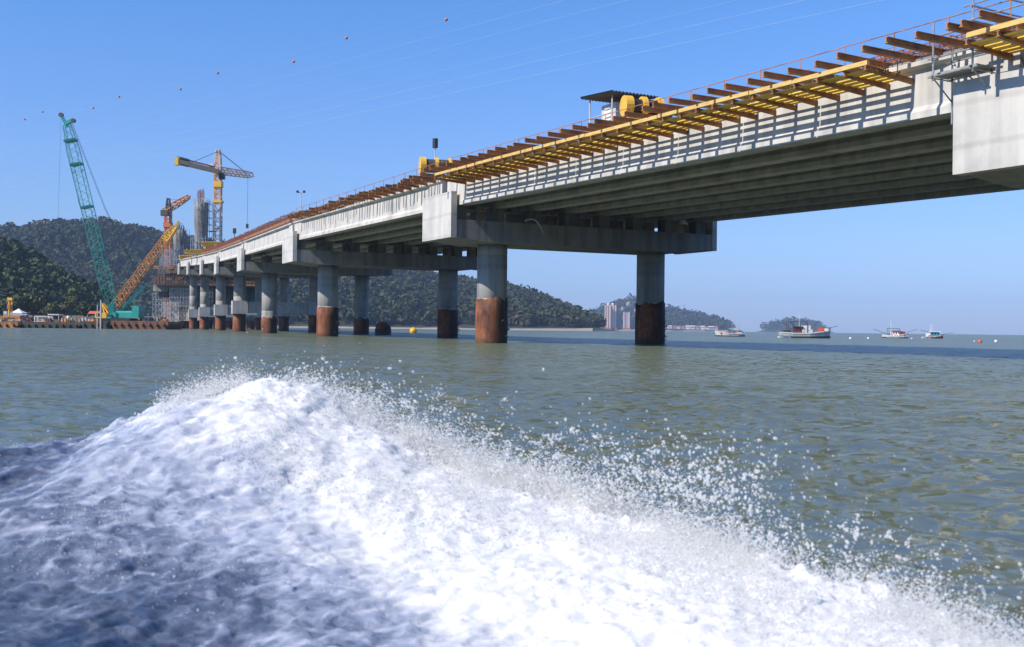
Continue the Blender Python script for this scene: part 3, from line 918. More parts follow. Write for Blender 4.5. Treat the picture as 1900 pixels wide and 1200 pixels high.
# ------------------------------------------------------------------ scaffold at pier P
def scaffold():
    def q(s, o, z):  # s metres from pier P centre along span 1 (towards A), o outward from girder edge, z abs
        a = edge(1, 0, o, 0); b = edge(1, 1, o, 0); d = (b - a); L = d.length; d /= L
        p = a + d * (s - 0.45); return Vector((p.x, p.y, z))
    zt = BENTS[1][4] + 4.2
    zp = zt - 1.0
    def sfind(px):
        return min((abs(q(k / 50, .2, 0).x / q(k / 50, .2, 0).y - (px - 950) / FPX), k / 50) for k in range(-100, 300))[1]
    root = thing('tube_scaffold', q(2.5, 1.2, zp), 'grey steel tube scaffold with hanging plank platform on the near pier', 'scaffold')
    S = [sfind(1836), sfind(1763)]; O = [0.2, 1.15]
    for s in S:
        for o in O:
            mb = MB(); 
            lo = zp - 0.1 if o > 1 else zp - 1.45
            mb.tube(q(s, o, lo), q(s, o, zt + (2.6 if s == S[0] and o > 1 else 0.85 if o > 1 else -.15 if s == S[0] else 0.5)), 0.038, 8); mb.build('standard_tube', M_GALV, root)
    def pipe(a, b, r=0.03, nm='ledger_tube'):
        mb = MB(); mb.tube(a, b, r, 8); mb.build(nm, M_GALV, root)
    for z in (zp + 0.05, zt - 0.35, zt + 0.35):
        for o in O: pipe(q(S[0] - .2, o, z), q(S[1] + .2, o, z), .032)
        for s in S: pipe(q(s, O[0] - 0.15, z - .06), q(s, O[1] + 0.15, z - .06), 0.026, 'transom_tube')
    for z in (zt + .58, zt + 1.06, zt + 1.55):
        pipe(q(-6, O[1], z), q(S[0] + .35, O[1], z)); pipe(q(S[0], O[1] + .1, z - .06), q(S[0], -3.5, z - .06), 0.03, 'transom_tube')
        pipe(q(-2.6, O[1] + .1, z - .06), q(-2.6, -3.5, z - .06), 0.03, 'transom_tube')
    for s in (-1.0, -2.6, -5.0):
        for o in (O[1], -0.6, -2.0): pipe(q(s, o, zt - .1), q(s, o, zt + 2.6), 0.03, 'standard_tube')
    pipe(q(S[0], -2.2, zt + .2), q(S[0], -2.2, zt + 2.4), 0.03, 'standard_tube')
    pipe(q(-6, O[0] - 1.2, zt + 1.7), q(S[0] + .3, O[0] - 1.2, zt + 1.7))
    for s in S:
        pipe(q(s, O[1], zp), q(s, O[0] - .05, zp - 0.75), 0.025, 'brace_tube')
    pipe(q(S[0], O[0], zp - .7), q(S[1], O[0], zt - .4), 0.025, 'brace_tube')
    for k in range(4):
        mb = MB(); o0 = O[0] + 0.03 + k * 0.235
        a, b = q(S[0] - .15, o0 + .11, zp + .11), q(S[1] + .15, o0 + .11, zp + .11)
        mb.bar(a, b, 0.21, 0.05); mb.build('plank', M_PLANK, root)
    for s in S:
        for o in O:
            for z in (zp + .05, zt - .35, zt + .35):
                mb = MB(); mb.ball(q(s, o, z), 0.055, 6, 4); mb.build('coupler', M_DRK, root)
scaffold()

# ------------------------------------------------------------------ machines on the deck
def deckpt(i, s, t, z=0.0):
    a = bpt(i, t, 0.45, BENTS[i][4] + 4.4 + z); b = bpt(i + 1, t, -0.45, BENTS[i + 1][4] + 4.4 + z)
    return a.lerp(b, s)
def span_axes(i):
    a = edge(i, 0); b = edge(i, 1); d = (b - a); d.z = 0; d.normalize()
    return d, Vector((d.y, -d.x, 0))       # along, and across (away from the outer edge)
UP = Vector((0, 0, 1))

def winch(i, s, t, label, side_len=2.6, dark=M_BLK, pole=False):
    d, a = span_axes(i)
    c = deckpt(i, s, t)
    root = thing('drum_winch', c, label, 'winch')
    ax = (a * 1.0 - d * 0.22).normalized(); pr = Vector((-ax.y, ax.x, 0))
    L = side_len; zc, r = (1.75, 0.56) if pole else (1.5, 0.44)
    for k, x in enumerate((-L / 2, 0.0, L / 2)):
        mb = MB(); w = 0.26 if k != 0 else 0.42
        mb.tube(c + ax * (x - w / 2) + UP * zc, c + ax * (x + w / 2) + UP * zc, r + .1, 18)
        mb.build('drum_flange', M_CRY, root, smooth=False)
    for x in (-L / 4, L / 4):
        mb = MB(); mb.tube(c + ax * (x - L / 4 + .14) + UP * zc, c + ax * (x + L / 4 - .14) + UP * zc, r - .04, 16); mb.build('rope_drum', dark, root)
    mb = MB()
    mb.box(c + UP * 0.78, ax * (L / 2 + .1), pr * 0.45, UP * 0.10)
    mb.build('frame_beam', M_CRY, root)
    for x in (-L / 2, L / 2):
        for y in (-.4, .4):
            mb = MB(); mb.bar(c + ax * x + pr * y * 1.3, c + ax * x + pr * y * .6 + UP * 1.2, 0.18); mb.build('frame_leg', M_CRY, root)
    mb = MB(); mb.box(c + ax * (L / 2 + .38) + UP * 1.0, ax * .24, pr * .38, UP * .35); mb.build('motor', M_DRK, root)
    if pole:
        p = c + ax * -0.1 + UP * 2.1
        mb = MB(); mb.tube(p, p + UP * 1.05, 0.045, 8); mb.build('pole', M_LGR, root)
        mb = MB(); mb.tube(p + UP * 1.05, p + UP * 1.75, 0.21, 12); mb.build('exhaust_can', M_BLK, root)
    return root
def find_s(i, px, t):
    """fraction of span i whose deck point at t falls in pixel column px"""
    best = min((abs((deckpt(i, k / 400, t).x / deckpt(i, k / 400, t).y) - (px - 950) / FPX), k / 400) for k in range(401))
    return best[1]
T_SH = 2.7
winch(1, find_s(1, 1188, 2.3), 2.3, 'yellow winch with two black rope drums beside the roofed deck shelter', 1.75)
winch(2, find_s(2, 806, 3.0), 3.0, 'yellow and dark blue winch with a black can on a pole', 2.1, M_DRK, True)

def shelter():
    i = 1; d, a = span_axes(i)
    c = deckpt(i, find_s(i, 1142, T_SH), T_SH, 0.10)
    root = thing('roofed_shelter', c, 'open shelter with dark corrugated roof and grey louvred cabinet on deck', 'shelter')
    hx, hy = 1.25, 1.2
    k = -d
    for sx in (-1, 1):
        for sy in (-1, 1):
            mb = MB(); b = c + k * hx * sx * .9 + a * hy * sy * .9
            mb.tube(b, b + UP * (2.35 - .10 * sx), 0.045, 8); mb.build('post', M_LGR, root)
    # corrugated roof, thin zig-zag sheet with thickness
    secs = []
    n = 26
    top = []; bot = []
    mb = MB()
    for j in range(n + 1):
        y = -hy - .25 + (2 * hy + .5) * j / n
        z = 0.05 * math.cos(math.pi * j)
        for x in (-hx - .3, hx + .5):
            p = c + k * x + a * y + UP * (2.45 - .07 * x + z)
            mb.v.append(tuple(p)); mb.v.append(tuple(p - UP * .05))
    for j in range(n):
        q = j * 4; r_ = q + 4
        mb.f += [(q, q + 2, r_ + 2, r_), (q + 1, r_ + 1, r_ + 3, q + 3), (q, r_, r_ + 1, q + 1), (q + 2, q + 3, r_ + 3, r_ + 2)]
    mb.build('roof', M_DRK, root)
    mb = MB(); mb.box(c + k * 0.1 + UP * 1.0, k * 0.70, a * 0.65, UP * 1.0); cab = mb.build('cabinet', M_LGR, root)
    for j in range(8):
        mb = MB(); z = 0.25 + j * .22
        mb.box(c + k * -0.62 + UP * z, k * .05, a * .58, UP * .06); mb.build('louvre', M_WHT, cab)
        mb = MB(); mb.box(c + k * 0.1 - a * .68 + UP * z, k * .3, a * .03, UP * .06); mb.build('louvre', M_WHT, cab)
    for z in (0.5, 0.95, 1.35):
        mb = MB(); b = [c + k * hx * x * .9 + a * hy * y * .9 + UP * z for x, y in ((-1, 1), (-1, -1), (1, -1))]
        mb.path(b, 0.025); mb.build('guard_pipe', M_LGR, root)
shelter()
def hose():
    e, u, d, zb = bent(2)
    root = MB(); pts = []
    for k in range(10):
        t = k / 9
        pts.append(e + u * (5.6 + 1.5 * t) - d * (2.35 + .14 * math.sin(t * 3)) + UP * (zb + 1.26 + .32 * math.sin(t * 2.6 + .3) - (t ** 3) * .9))
    root.path(pts, 0.07, 7)
    props(root.build('hose', M_LGR), 'pale curved hose hanging over the edge of a pier cap', 'hose')
hose()
def lamp_mast():
    c = deckpt(3, find_s(3, 556, 3.5), 3.5)
    root = thing('floodlight_mast', c, 'slim floodlight mast standing on the far deck above the rebar', 'floodlight')
    h = (at(556, 358, c.y) - c).z
    mb = MB(); mb.tube(c, c + UP * h, 0.07, 8, .04); mb.build('mast', M_LGR, root)
    mb = MB(); mb.bar(c + UP * h - Vector((.45, 0, 0)), c + UP * h + Vector((.42, 0, 0)), .07); mb.build('crossarm', M_LGR, root)
    for x in (-.5, .45):
        mb = MB(); mb.box(c + UP * (h + .1) + Vector((x * .8, -.1, 0)), (.14, 0, 0), (0, .07, .03), (0, -.04, .11)); mb.build('lamp_head', M_DRK, root)
lamp_mast()
def hanging_hook(px, py, Y, label):
    p = at(px, py, Y)
    root = thing('antenna_pole', p, label, 'pole')
    mb = MB(); mb.tube(p, p + UP * (at(px, py - 14, Y) - p).z, 0.07, 6); mb.build('pole', M_DRK, root)
    q = p + UP * (at(px, py - 14, Y) - p).z
    mb = MB(); mb.box(q + UP * .3, (.28, 0, 0), (0, .2, 0), (0, 0, .5)); mb.build('signal_box', M_BLK, root)
c_ = deckpt(5, .35, 4); 
pp = at(435, 447, c_.y)
hanging_hook(435, 446, c_.y, 'small black signal box on a short pole above the rebar deck')

# ------------------------------------------------------------------ cranes
def crawler_teal():
    Y = 246
    P = lambda x, y, dy=0: at(x, y, Y + dy)
    base = P(228, 594)
    root = thing('crawler_crane', base, 'tall teal lattice boom crawler crane standing on the rusty barge', 'crane')
    foot, tip = P(211, 584), P(124, 232, -14)
    mb = MB(); mb.lattice(foot.lerp(tip, .055), tip, [(0, 1.3), (.09, 2.15), (.86, 2.1), (1, 1.2)], 44, 0.055, 0.026); mb.build('boom', M_TEAL, root)
    mb = MB(); mb.prism([foot + Vector((-.5, -.9, 0)), foot + Vector((.5, -.9, 0)), foot.lerp(tip, .057) + Vector((.75, -.9, 0)), foot.lerp(tip, .057) + Vector((-.75, -.9, 0))], (0, 1.8, 0)); mb.build('boom_foot', M_TEAL, root)
    for t in (.35, .58, .80, .92):
        c = foot.lerp(tip, t); mb = MB(); dd = (tip - foot).normalized(); mb.box(c, Vector((1.12, 0, .25)), (0, 1.12, 0), dd * .22); mb.build('boom_joint', M_TEAL, root)
    t2 = P(113.5, 214, -14)
    mb = MB(); mb.bar(tip - (tip - foot).normalized() * .5, t2, .55); mb.bar(tip + Vector((-.3, 0, .3)), tip + Vector((1.4, 0, 1.0)), .7); mb.build('boom_head', M_TEAL, root)
    mb = MB(); mb.tube(t2 - Vector((0, .3, 0)), t2 + Vector((0, .3, 0)), .5, 12); mb.tube(tip + Vector((1.4, -.4, .9)), tip + Vector((1.4, .4, .9)), .45, 12); mb.build('sheave', M_DRK, root)
    mtip = P(267, 531, 2); mfoot = P(218, 584)
    for dy in (-.9, .9):
        mb = MB(); mb.bar(mfoot + Vector((0, dy, 0)), mtip + Vector((0, dy, 0)), .32); mb.build('back_mast', M_TEAL, root)
    mb = MB(); mb.bar(P(206, 545), P(222, 565), .12); mb.bar(P(246, 583), P(224, 556), .10); mb.bar(P(250, 582), P(266, 532), .08); mb.build('mast_stay', M_TEAL, root)
    for dy in (-.35, .35):
        mb = MB(); mb.path([tip + Vector((1, dy, .5)), tip.lerp(mtip, .5) + Vector((-.25, dy, -.3)), mtip + Vector((0, dy, 0))], .045, 4); mb.build('pendant_line', M_DRK, root)
        mb = MB(); mb.path([foot.lerp(tip, .98) + Vector((-.9, dy, 0)), foot.lerp(tip, .6) + Vector((-1.5, dy, 0)), foot.lerp(tip, .12) + Vector((-.5, dy, 0))], .035, 4); mb.build('luffing_line', M_DRK, root)
    mb = MB(); mb.path([t2, Vector((t2.x - .4, t2.y, P(0, 430).z))], .022, 4); mb.build('hoist_line', M_DRK, root)
    mb = MB(); a, b = P(213, 585), P(249, 585)
    mb.box((a + b) / 2 - UP * .1, (b - a) / 2, (0, 1.6, 0), UP * .62); mb.build('machine_house', M_TEAL, root)
    mb = MB(); mb.tube(P(216, 582, -1.0), P(248, 582, -1.0), .55, 12); mb.build('winch_cover', M_TEAL, root)
    mb = MB(); a, b = P(250, 591), P(263, 568.5)
    mb.abox(a.x, b.x, Y - 2, Y + 2, a.z, b.z); cw = mb.build('counterweight', M_TEAL, root)
    for k in range(1, 4):
        z = a.z + (b.z - a.z) * k / 6; mb = MB(); mb.abox(a.x - .02, b.x + .02, Y - 2.02, Y + 2.02, z, z + .06); mb.build('slab_joint', M_DRK, cw)
    for dy in (-2.2, 2.2):
        mb = MB(); a = P(209, 597); b = P(249, 592)
        pr = [(a.x + .3, a.z), (b.x - .3, a.z), (b.x, a.z + .4), (b.x - .2, a.z + .75), (a.x + .2, a.z + .75), (a.x, a.z + .4)]
        mb.prism([(x, Y + dy - .4, z) for x, z in pr], (0, .8, 0)); mb.build('crawler_track', M_BLK, root)
    mb = MB(); a, b = P(206, 592), P(213, 584); mb.abox(a.x, b.x, Y - 2.1, Y - .9, a.z, b.z); cb = mb.build('cab', M_TEAL, root)
    mb = MB(); mb.abox(a.x + .1, b.x - .15, Y - 2.13, Y - 2.1, a.z + .45, b.z - .1); mb.build('cab_window', M_GLASS, cb)
crawler_teal()

def crawler_orange():
    Y = 252
    P = lambda x, y, dy=0: at(x, y, Y + dy)
    root = thing('crawler_crane', P(190, 594), 'yellow crawler crane with long orange lattice boom leaning towards the pylon', 'crane')
    foot, tip = P(197, 590), P(326, 421, 10)
    mb = MB(); mb.lattice(foot, foot.lerp(tip, .84), [(0, .6), (.1, 1.55), (1, 1.65)], 26, 0.10, 0.055); mb.build('boom', M_ORNG, root)
    mb = MB(); mb.lattice(foot.lerp(tip, .84), tip, [(0, 1.65), (.55, 1.3), (1, .8)], 6, 0.13, 0.07); mb.build('boom_top_section', M_CRY, root)
    mb = MB(); mb.bar(foot.lerp(tip, .98), P(332, 411, 10), .9, .5); mb.build('boom_head', M_CRY, root)
    a, b = P(181, 592), P(202, 581)
    mb = MB(); mb.abox(a.x, b.x, Y - 1.6, Y + 1.6, a.z, b.z); h = mb.build('machine_house', M_CRY, root)
    mb = MB(); mb.abox(a.x + .3, a.x + 1.2, Y - 1.63, Y - 1.6, a.z + .5, b.z - .15); mb.build('cab_window', M_GLASS, h)
    ap = P(191, 563)
    for q in (P(190.5, 582), P(204, 582), P(197, 582)):
        for dy in (-1, 1):
            mb = MB(); mb.bar(q + Vector((0, dy, 0)), ap + Vector((0, dy * .6, 0)), .24); mb.build('gantry_leg', M_CRY, root)
    mb = MB(); mb.path([ap, P(260, 505, 5), foot.lerp(tip, .93)], .04, 4); mb.build('pendant_line', M_DRK, root)
    for dy in (-1.8, 1.8):
        mb = MB(); a = P(180, 597); b = P(205, 592); mb.abox(a.x, b.x, Y + dy - .4, Y + dy + .4, a.z, b.z + .1); mb.build('crawler_track', M_BLK, root)
crawler_orange()

def tower_crane():
    Y = 322
    P = lambda x, y, dy=0: at(x, y, Y + dy)
    z0 = 14
    b = P(404, 455)
    root = thing('tower_crane', Vector((b.x, Y, z0)), 'tallest hammerhead tower crane with orange mast and concrete counterweights', 'crane')
    mt = P(404.5, 318); m0 = Vector((b.x, Y, z0)); col = P(404.5, 376)
    mb = MB(); mb.lattice(m0, col, [(0, 1.9), (1, 1.9)], 18, .15, .075); mb.build('mast', M_TWP, root)
    mb = MB(); mb.lattice(col, mt, [(0, 1.7), (1, 1.7)], 7, .16, .08); mb.build('mast_top', M_TWR, root)
    mb = MB(); mb.lattice(mt, P(405, 279), [(0, 1.7), (.7, 1.4), (1, .8)], 5, .15, .08); mb.build('apex', M_TWP, root)
    mb = MB(); mb.box(P(405, 375), (1.3, 0, 0), (0, 1.3, 0), (0, 0, .35)); mb.build('climbing_collar', M_CRY, root)
    mb = MB(); mb.box(P(405, 343), (1.2, 0, 0), (0, 1.2, 0), (0, 0, .9)); mb.build('climbing_collar', M_CRY, root)
    # jib away to the right, counter jib towards the camera on the left
    jr0, jr1 = P(405, 317), P(467, 326, 22)
    mb = MB(); mb.lattice(jr0, jr1, [(0, 1.7), (.8, 1.5), (1, 1.2)], 16, .13, .07); mb.build('jib', M_TWP, root)
    jl0, jl1 = P(405, 319), P(329, 300.5, -26)
    mb = MB(); mb.bar(jl0, jl1, 1.5, 1.15); mb.build('counter_jib', M_TWR, root)
    mb = MB(); mb.bar(jl0.lerp(jl1, .1) + UP * 1.1, jl1 + UP * 1.1, 1.5, .12); mb.build('counter_jib_rail', M_TWR, root)
    for k in range(4):
        t = .78 + k * .055; c = jl0.lerp(jl1, t) + UP * .35; mb = MB(); mb.box(c, (.5, .17, 0), (0, .9, 0), (0, 0, 1.05)); mb.build('counterweight', M_DRK, root)
    mb = MB(); mb.box(jl0.lerp(jl1, 1.0), (.5, 0, 0), (0, .9, 0), (0, 0, 1.0)); mb.build('jib_end', M_CRY, root)
    mb = MB(); mb.box(P(393, 309, -4), (.7, 0, 0), (0, .7, 0), (0, 0, .7)); mb.build('winch_box', M_LGR, root)
    mb = MB(); mb.box(P(412, 328, -1.5), (.8, 0, 0), (0, .8, 0), (0, 0, .85)); c = mb.build('cab', M_BLK, root)
    mb = MB(); mb.box(P(412, 328, -2.32), (.6, 0, 0), (0, .02, 0), (0, 0, .4)); mb.build('cab_window', M_GLASS, c)
    ap = P(406, 281)
    mb = MB(); mb.bar(ap, jl0.lerp(jl1, .7) + UP * .5, .12); mb.build('tie_rod', M_DRK, root)
    mb = MB(); mb.bar(ap, jr0.lerp(jr1, .78) + UP * .8, .16); mb.build('tie_rod', M_DRK, root)
    h = jr0.lerp(jr1, .88); hb = P(459, 420, 19)
    mb = MB(); mb.tube(h, Vector((h.x, h.y, hb.z)), .05, 4); mb.build('hoist_rope', M_DRK, root)
    mb = MB(); mb.box(Vector((h.x, h.y, hb.z)), (.35, 0, 0), (0, .3, 0), (0, 0, .7)); mb.build('hook_block', M_BLK, root)
    mb = MB(); mb.bar(P(388, 430), P(402, 430), .3); mb.build('wall_tie', M_DRK, root)
tower_crane()

def red_crane():
    Y = 345
    P = lambda x, y, dy=0: at(x, y, Y + dy)
    m0 = P(311, 600); m0.z = 0.5
    root = thing('tower_crane', m0, 'smaller red orange luffing tower crane beside the unfinished pylon', 'crane')
    mb = MB(); mb.lattice(m0, P(312, 392), [(0, 1.9), (1, 1.6)], 24, .2, .09); mb.build('mast', M_RED, root)
    mb = MB(); mb.lattice(P(312, 392), P(312.5, 369), [(0, 1.4), (1, .7)], 4, .14, .08); mb.build('apex', M_DRK, root)
    mb = MB(); mb.lattice(P(305, 393, -3), P(350, 366, 16), [(0, 1.3), (.5, 1.5), (1, 1.0)], 12, .16, .09); mb.build('jib', M_ORNG, root)
    mb = MB(); mb.box(P(306, 396, -3), (1.1, 0, 0), (0, 1, 0), (0, 0, .9)); mb.build('counterweight', M_DRK, root)
    mb = MB(); mb.bar(P(312.5, 371), P(340, 371, 12), .07); mb.build('tie_rod', M_DRK, root)
    mb = MB(); mb.box(P(312, 418), (1.2, 0, 0), (0, 1.2, 0), (0, 0, .8)); mb.build('climbing_collar', M_RED, root)
red_crane()

# ------------------------------------------------------------------ pylons and the pier works
def scaf_tower(mb, c, wx, wy, z0, z1, nx, ny, lift, r, rr, dens=1.0):
    """scaffold bay lattice around a box"""
    xs = [c.x - wx + 2 * wx * k / nx for k in range(nx + 1)]; ys = [c.y - wy + 2 * wy * k / ny for k in range(ny + 1)]
    zs = list(np.arange(z0, z1 + .01, lift))
    for x in xs:
        for y in (ys[0], ys[-1]): mb.bar((x, y, z0), (x, y, z1), r)
    for y in ys[1:-1]:
        for x in (xs[0], xs[-1]): mb.bar((x, y, z0), (x, y, z1), r)
    for z in zs:
        for y in (ys[0], ys[-1]): mb.bar((xs[0], y, z), (xs[-1], y, z), r)
        for x in (xs[0], xs[-1]): mb.bar((x, ys[0], z), (x, ys[-1], z), r)
    for a, z in enumerate(zs[:-1]):
        for k in range(nx):
            if rr.random() < dens * .6:
                x0, x1 = (xs[k], xs[k + 1]) if rr.random() < .5 else (xs[k + 1], xs[k])
                mb.bar((x0, ys[0], z), (x1, ys[0], zs[a + 1]), r * .8)

def pylon(pxl, pxr, ytop, ymid, ybot, Y, label, rebar, scaf_m, seed):
    rr = random.Random(seed)
    a, b = at(pxl, ytop, Y), at(pxr, ytop, Y)
    c = (a + b) / 2; w = (b.x - a.x) / 2; zb = at(pxl, ybot, Y).z; zm = at(pxl, ymid, Y).z
    root = thing('bridge_pylon', Vector((c.x, Y, zb)), label, 'pylon', 'unfinished cable pylons')
    prof = []
    # rounded rectangular shaft, lifts of concrete
    mb = MB(); zz = [zb] + list(np.arange(zb + 4, a.z - 1, 4)) + [a.z]
    secs = []
    for z in zz:
        k = .86 if z < zm else 1.0
        secs.append([Vector((c.x + math.copysign(abs(math.cos(t)) ** .6, math.cos(t)) * w * .9 * k, Y + math.copysign(abs(math.sin(t)) ** .6, math.sin(t)) * w * 1.1 * k, z)) for t in np.linspace(0, 2 * math.pi, 24, endpoint=False)])
    mb.loft(secs); mb.build('shaft', M_PYL, root, smooth=True, auto=.7)
    mb = MB(); mb.lathe((c.x, Y, 0), [(w * 1.02, zm + (a.z - zm) * .42), (w * 1.02, zm + (a.z - zm) * .45)], 20); mb.lathe((c.x, Y, 0), [(w * 1.03, zm + (a.z - zm) * .80), (w * 1.03, zm + (a.z - zm) * .815)], 20); mb.build('formwork_ring', M_DRK, root)
    mb = MB(); scaf_tower(mb, Vector((c.x + w * .55, Y, 0)), w * .62, w * 1.35, zb, a.z + .6, 2, 2, 2.0, .10, rr); mb.build('stair_scaffold', M_DRK, root)
    mb = MB(); scaf_tower(mb, Vector((c.x, Y, 0)), w * 1.05, w * 1.4, zb, zm, 4, 3, 1.9, .12, rr); mb.build('scaffold', scaf_m, root)
    mb = MB()
    if rebar == 'columns':
        for x in (pxl + 8.5, pxl + 14.5):
            p = at(x, ytop, Y); h = at(x, ytop - 25, Y).z
            for dx in np.linspace(-.38, .38, 4):
                for dy in (-.4, .4): mb.bar((p.x + dx, Y + dy, a.z - .2), (p.x + dx + rr.uniform(-.06, .06), Y + dy, h + rr.uniform(-1.0, .3)), .12)
            for z in np.arange(a.z, h - .5, .5): mb.bar((p.x - .45, Y - .42, z), (p.x + .45, Y - .42, z), .09)
        mb.build('starter_rebar', M_RBR, root)
        mb = MB(); scaf_tower(mb, Vector((c.x, Y, 0)), w * .95, w, a.z, a.z + 1.1, 6, 3, .55, .06, rr); mb.build('top_guard', M_LGR, root)
    else:
        for k in range(16):
            x = c.x + rr.uniform(-.9, .9) * w; mb.bar((x, Y - w * .8, a.z - .3), (x + rr.uniform(-.3, .3), Y - w * .8, a.z + rr.uniform(.6, 2.6)), .13)
        mb.build('starter_rebar', M_DRK, root)
pylon(361, 387, 377, 440, 492, 318, 'dark grey round pylon with two rusty rebar columns on top', 'columns', M_GALV, 1)
pylon(322, 345, 428, 456, 492, 352, 'shorter pale grey pylon stump with bristling rebar and blue scaffold', 'bristle', M_BLUS, 2)

def pier_works():
    Y = 322
    P = lambda x, y, dy=0: at(x, y, Y + dy)
    rr = random.Random(4)
    root = thing('pylon_pier', P(335, 604), 'cluttered unfinished pylon pier with rusty decks, scaffold and concrete blocks', 'construction pier')
    def blk(nm, x0, x1, y0, y1, ya, yb, m, par=None):
        a, b = P(x0, y1, ya), P(x1, y0, ya)
        mb = MB(); mb.abox(a.x, b.x, Y + ya, Y + yb, a.z, b.z); return mb.build(nm, m, par or root)
    d1 = blk('upper_deck', 300, 480, 500, 507, -2, 26, M_FORM)
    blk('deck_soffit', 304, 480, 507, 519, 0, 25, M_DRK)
    d2 = blk('rusty_deck', 284, 478, 522, 529.5, -3, 26, M_FORM)
    blk('side_platform', 284, 312, 529, 541, 0, 12, M_SITE)
    blk('side_platform', 294, 311, 541, 552, 1, 10, M_DRK)
    blk('concrete_leg', 315, 354.5, 531, 570, 0, 16, M_SITE)
    blk('concrete_leg', 396, 476, 531, 566, 12, 24, M_PYL)
    blk('steel_collar', 317, 357, 570, 577, -1, 17, M_FORM)
    blk('footing_block', 329, 354, 578, 596, -1, 14, M_BUFF)
    blk('footing_block', 354, 372, 580, 595, -2, 10, M_TIE)
    blk('footing_block', 318, 329, 574, 600, 2, 12, M_SITE)
    blk('footing_block', 372, 480, 590, 599, 8, 22, M_SITE)
    for x in (335, 346, 360, 384, 400, 422, 440, 462):
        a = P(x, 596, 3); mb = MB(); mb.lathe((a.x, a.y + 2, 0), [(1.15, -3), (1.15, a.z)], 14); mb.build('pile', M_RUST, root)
    # railings on the decks
    for nm, x0, x1, y0, dy, m in (('railing', 300, 345, 500, -2, M_BRN), ('railing', 284, 345, 521, -3, M_BRN)):
        mb = MB(); a, b = P(x0, y0, dy), P(x1, y0, dy)
        for k in range(14):
            p = a.lerp(b, k / 13); mb.bar(p, p + UP * 1.2, .08)
        for z in (.6, 1.2): mb.bar(a + UP * z, b + UP * z, .08)
        mb.build(nm, m, root)
    # blue shoring tower
    mb = MB(); a, b = P(355, 570, 2), P(371, 530, 2)
    scaf_tower(mb, Vector(((a.x + b.x) / 2, Y + 4, 0)), (b.x - a.x) / 2, 2.0, a.z, b.z, 2, 2, 1.05, .13, rr, 1.6); mb.build('shoring_tower', M_BLUS, root)
    mb = MB(); a, b = P(450, 600, 10), P(478, 530, 10)
    scaf_tower(mb, Vector(((a.x + b.x) / 2, Y + 12, 0)), (b.x - a.x) / 2, 2.0, a.z, b.z, 3, 2, 1.2, .12, rr, 1.4); mb.build('shoring_tower', M_BLUS, root)
    mb = MB(); a, b = P(372, 600, 14), P(448, 530, 14)
    scaf_tower(mb, Vector(((a.x + b.x) / 2, Y + 18, 0)), (b.x - a.x) / 2, 3.0, a.z, b.z, 9, 2, 1.5, .12, rr, 1.4); mb.build('shoring_tower', M_GALV, root)
    mb = MB(); a, b = P(298, 508, -1), P(318, 462, -1)
    scaf_tower(mb, Vector(((a.x + b.x) / 2, Y, 0)), (b.x - a.x) / 2, 2.0, a.z, b.z, 4, 2, 1.7, .1, rr); mb.build('access_scaffold', M_GALV, root)
    mb = MB(); a, b = P(284, 604, 2), P(318, 545, 2)
    scaf_tower(mb, Vector(((a.x + b.x) / 2, Y + 4, 0)), (b.x - a.x) / 2, 2.5, .4, b.z, 5, 2, 1.6, .11, rr, 1.2); mb.build('access_scaffold', M_GALV, root)
    # scaffold skins on the faces of the legs and decks
    for (x0, x1, y0, y1, ya, yb, nx_, lf, m, rad) in ((314, 356, 577, 530, -1.2, 1.0, 8, 1.3, M_GALV, .10), (283, 345, 521, 496, -3.6, 0, 11, 1.3, M_DRK, .10), (298, 346, 500, 478, -2, 3, 8, 1.5, M_GALV, .10), (300, 332, 600, 560, -2, 2, 6, 1.5, M_LGR, .10), (345, 470, 521, 508, -3.4, -1, 20, 1.2, M_DRK, .09)):
        mb = MB(); a, b = P(x0, y0, ya), P(x1, y1, ya)
        scaf_tower(mb, Vector(((a.x + b.x) / 2, Y + (ya + yb) / 2, 0)), (b.x - a.x) / 2, (yb - ya) / 2, a.z, b.z, nx_, 1, lf, rad, rr, 1.3); mb.build('face_scaffold', m, root)
    for k in range(16):
        x = rr.uniform(286, 350); p = P(x, rr.choice((500, 521)), rr.uniform(-2, 2)); mb = MB(); h_ = rr.uniform(1.2, 4.2)
        mb.bar(p, p + Vector((rr.uniform(-.3, .3), 0, h_)), .16); mb.build('post', rr.choice((M_GALV, M_DRK, M_BRN)), root)
    # loose clutter on the decks
    for k in range(30):
        x = rr.uniform(290, 345); lev = rr.choice((500, 521)); p = P(x, lev, rr.uniform(-2, 3)); s = rr.uniform(.3, .9)
        mb = MB(); mb.box(p + UP * s * .6, (s, 0, 0), (0, s, 0), (0, 0, s * .6)); mb.build('stored_material', rr.choice((M_SITE, M_BRN, M_DRK, M_LGR, M_RBR)), root)
pier_works()

def launch_frame(x0, x1, y, Y, label, legs):
    P = lambda px, py, dy=0: at(px, py, Y + dy)
    a, b = P(x0, y, 0), P(x1, y, 3)
    root = thing('launching_frame', (a + b) / 2, label, 'steel frame', 'yellow launching frames on the far deck')
    for dy in (-.8, .8):
        mb = MB(); mb.ibeam(a + Vector((0, dy, 0)), b + Vector((0, dy, 0)), .5, 1.0, .16); mb.build('main_beam', M_CRY, root)
    n = 7
    for k in range(n):
        p = a.lerp(b, (k + .5) / n); mb = MB(); mb.bar(p + Vector((0, -1.1, .62)), p + Vector((0, 1.1, .62)), .22); mb.build('cross_tie', M_CRY, root)
    for px, h in legs:
        p = P(px, y, 1); mb = MB(); mb.bar(p, p - UP * h, .55); mb.build('support_leg', M_CRY, root)
launch_frame(334, 360, 479, 296, 'lowest of three yellow launching frames, at the pylon end', [(352, 2.2)])
launch_frame(344, 401, 468.5, 284, 'longest of three yellow launching frames, in the middle', [(369, 3.0), (391, 2.8)])
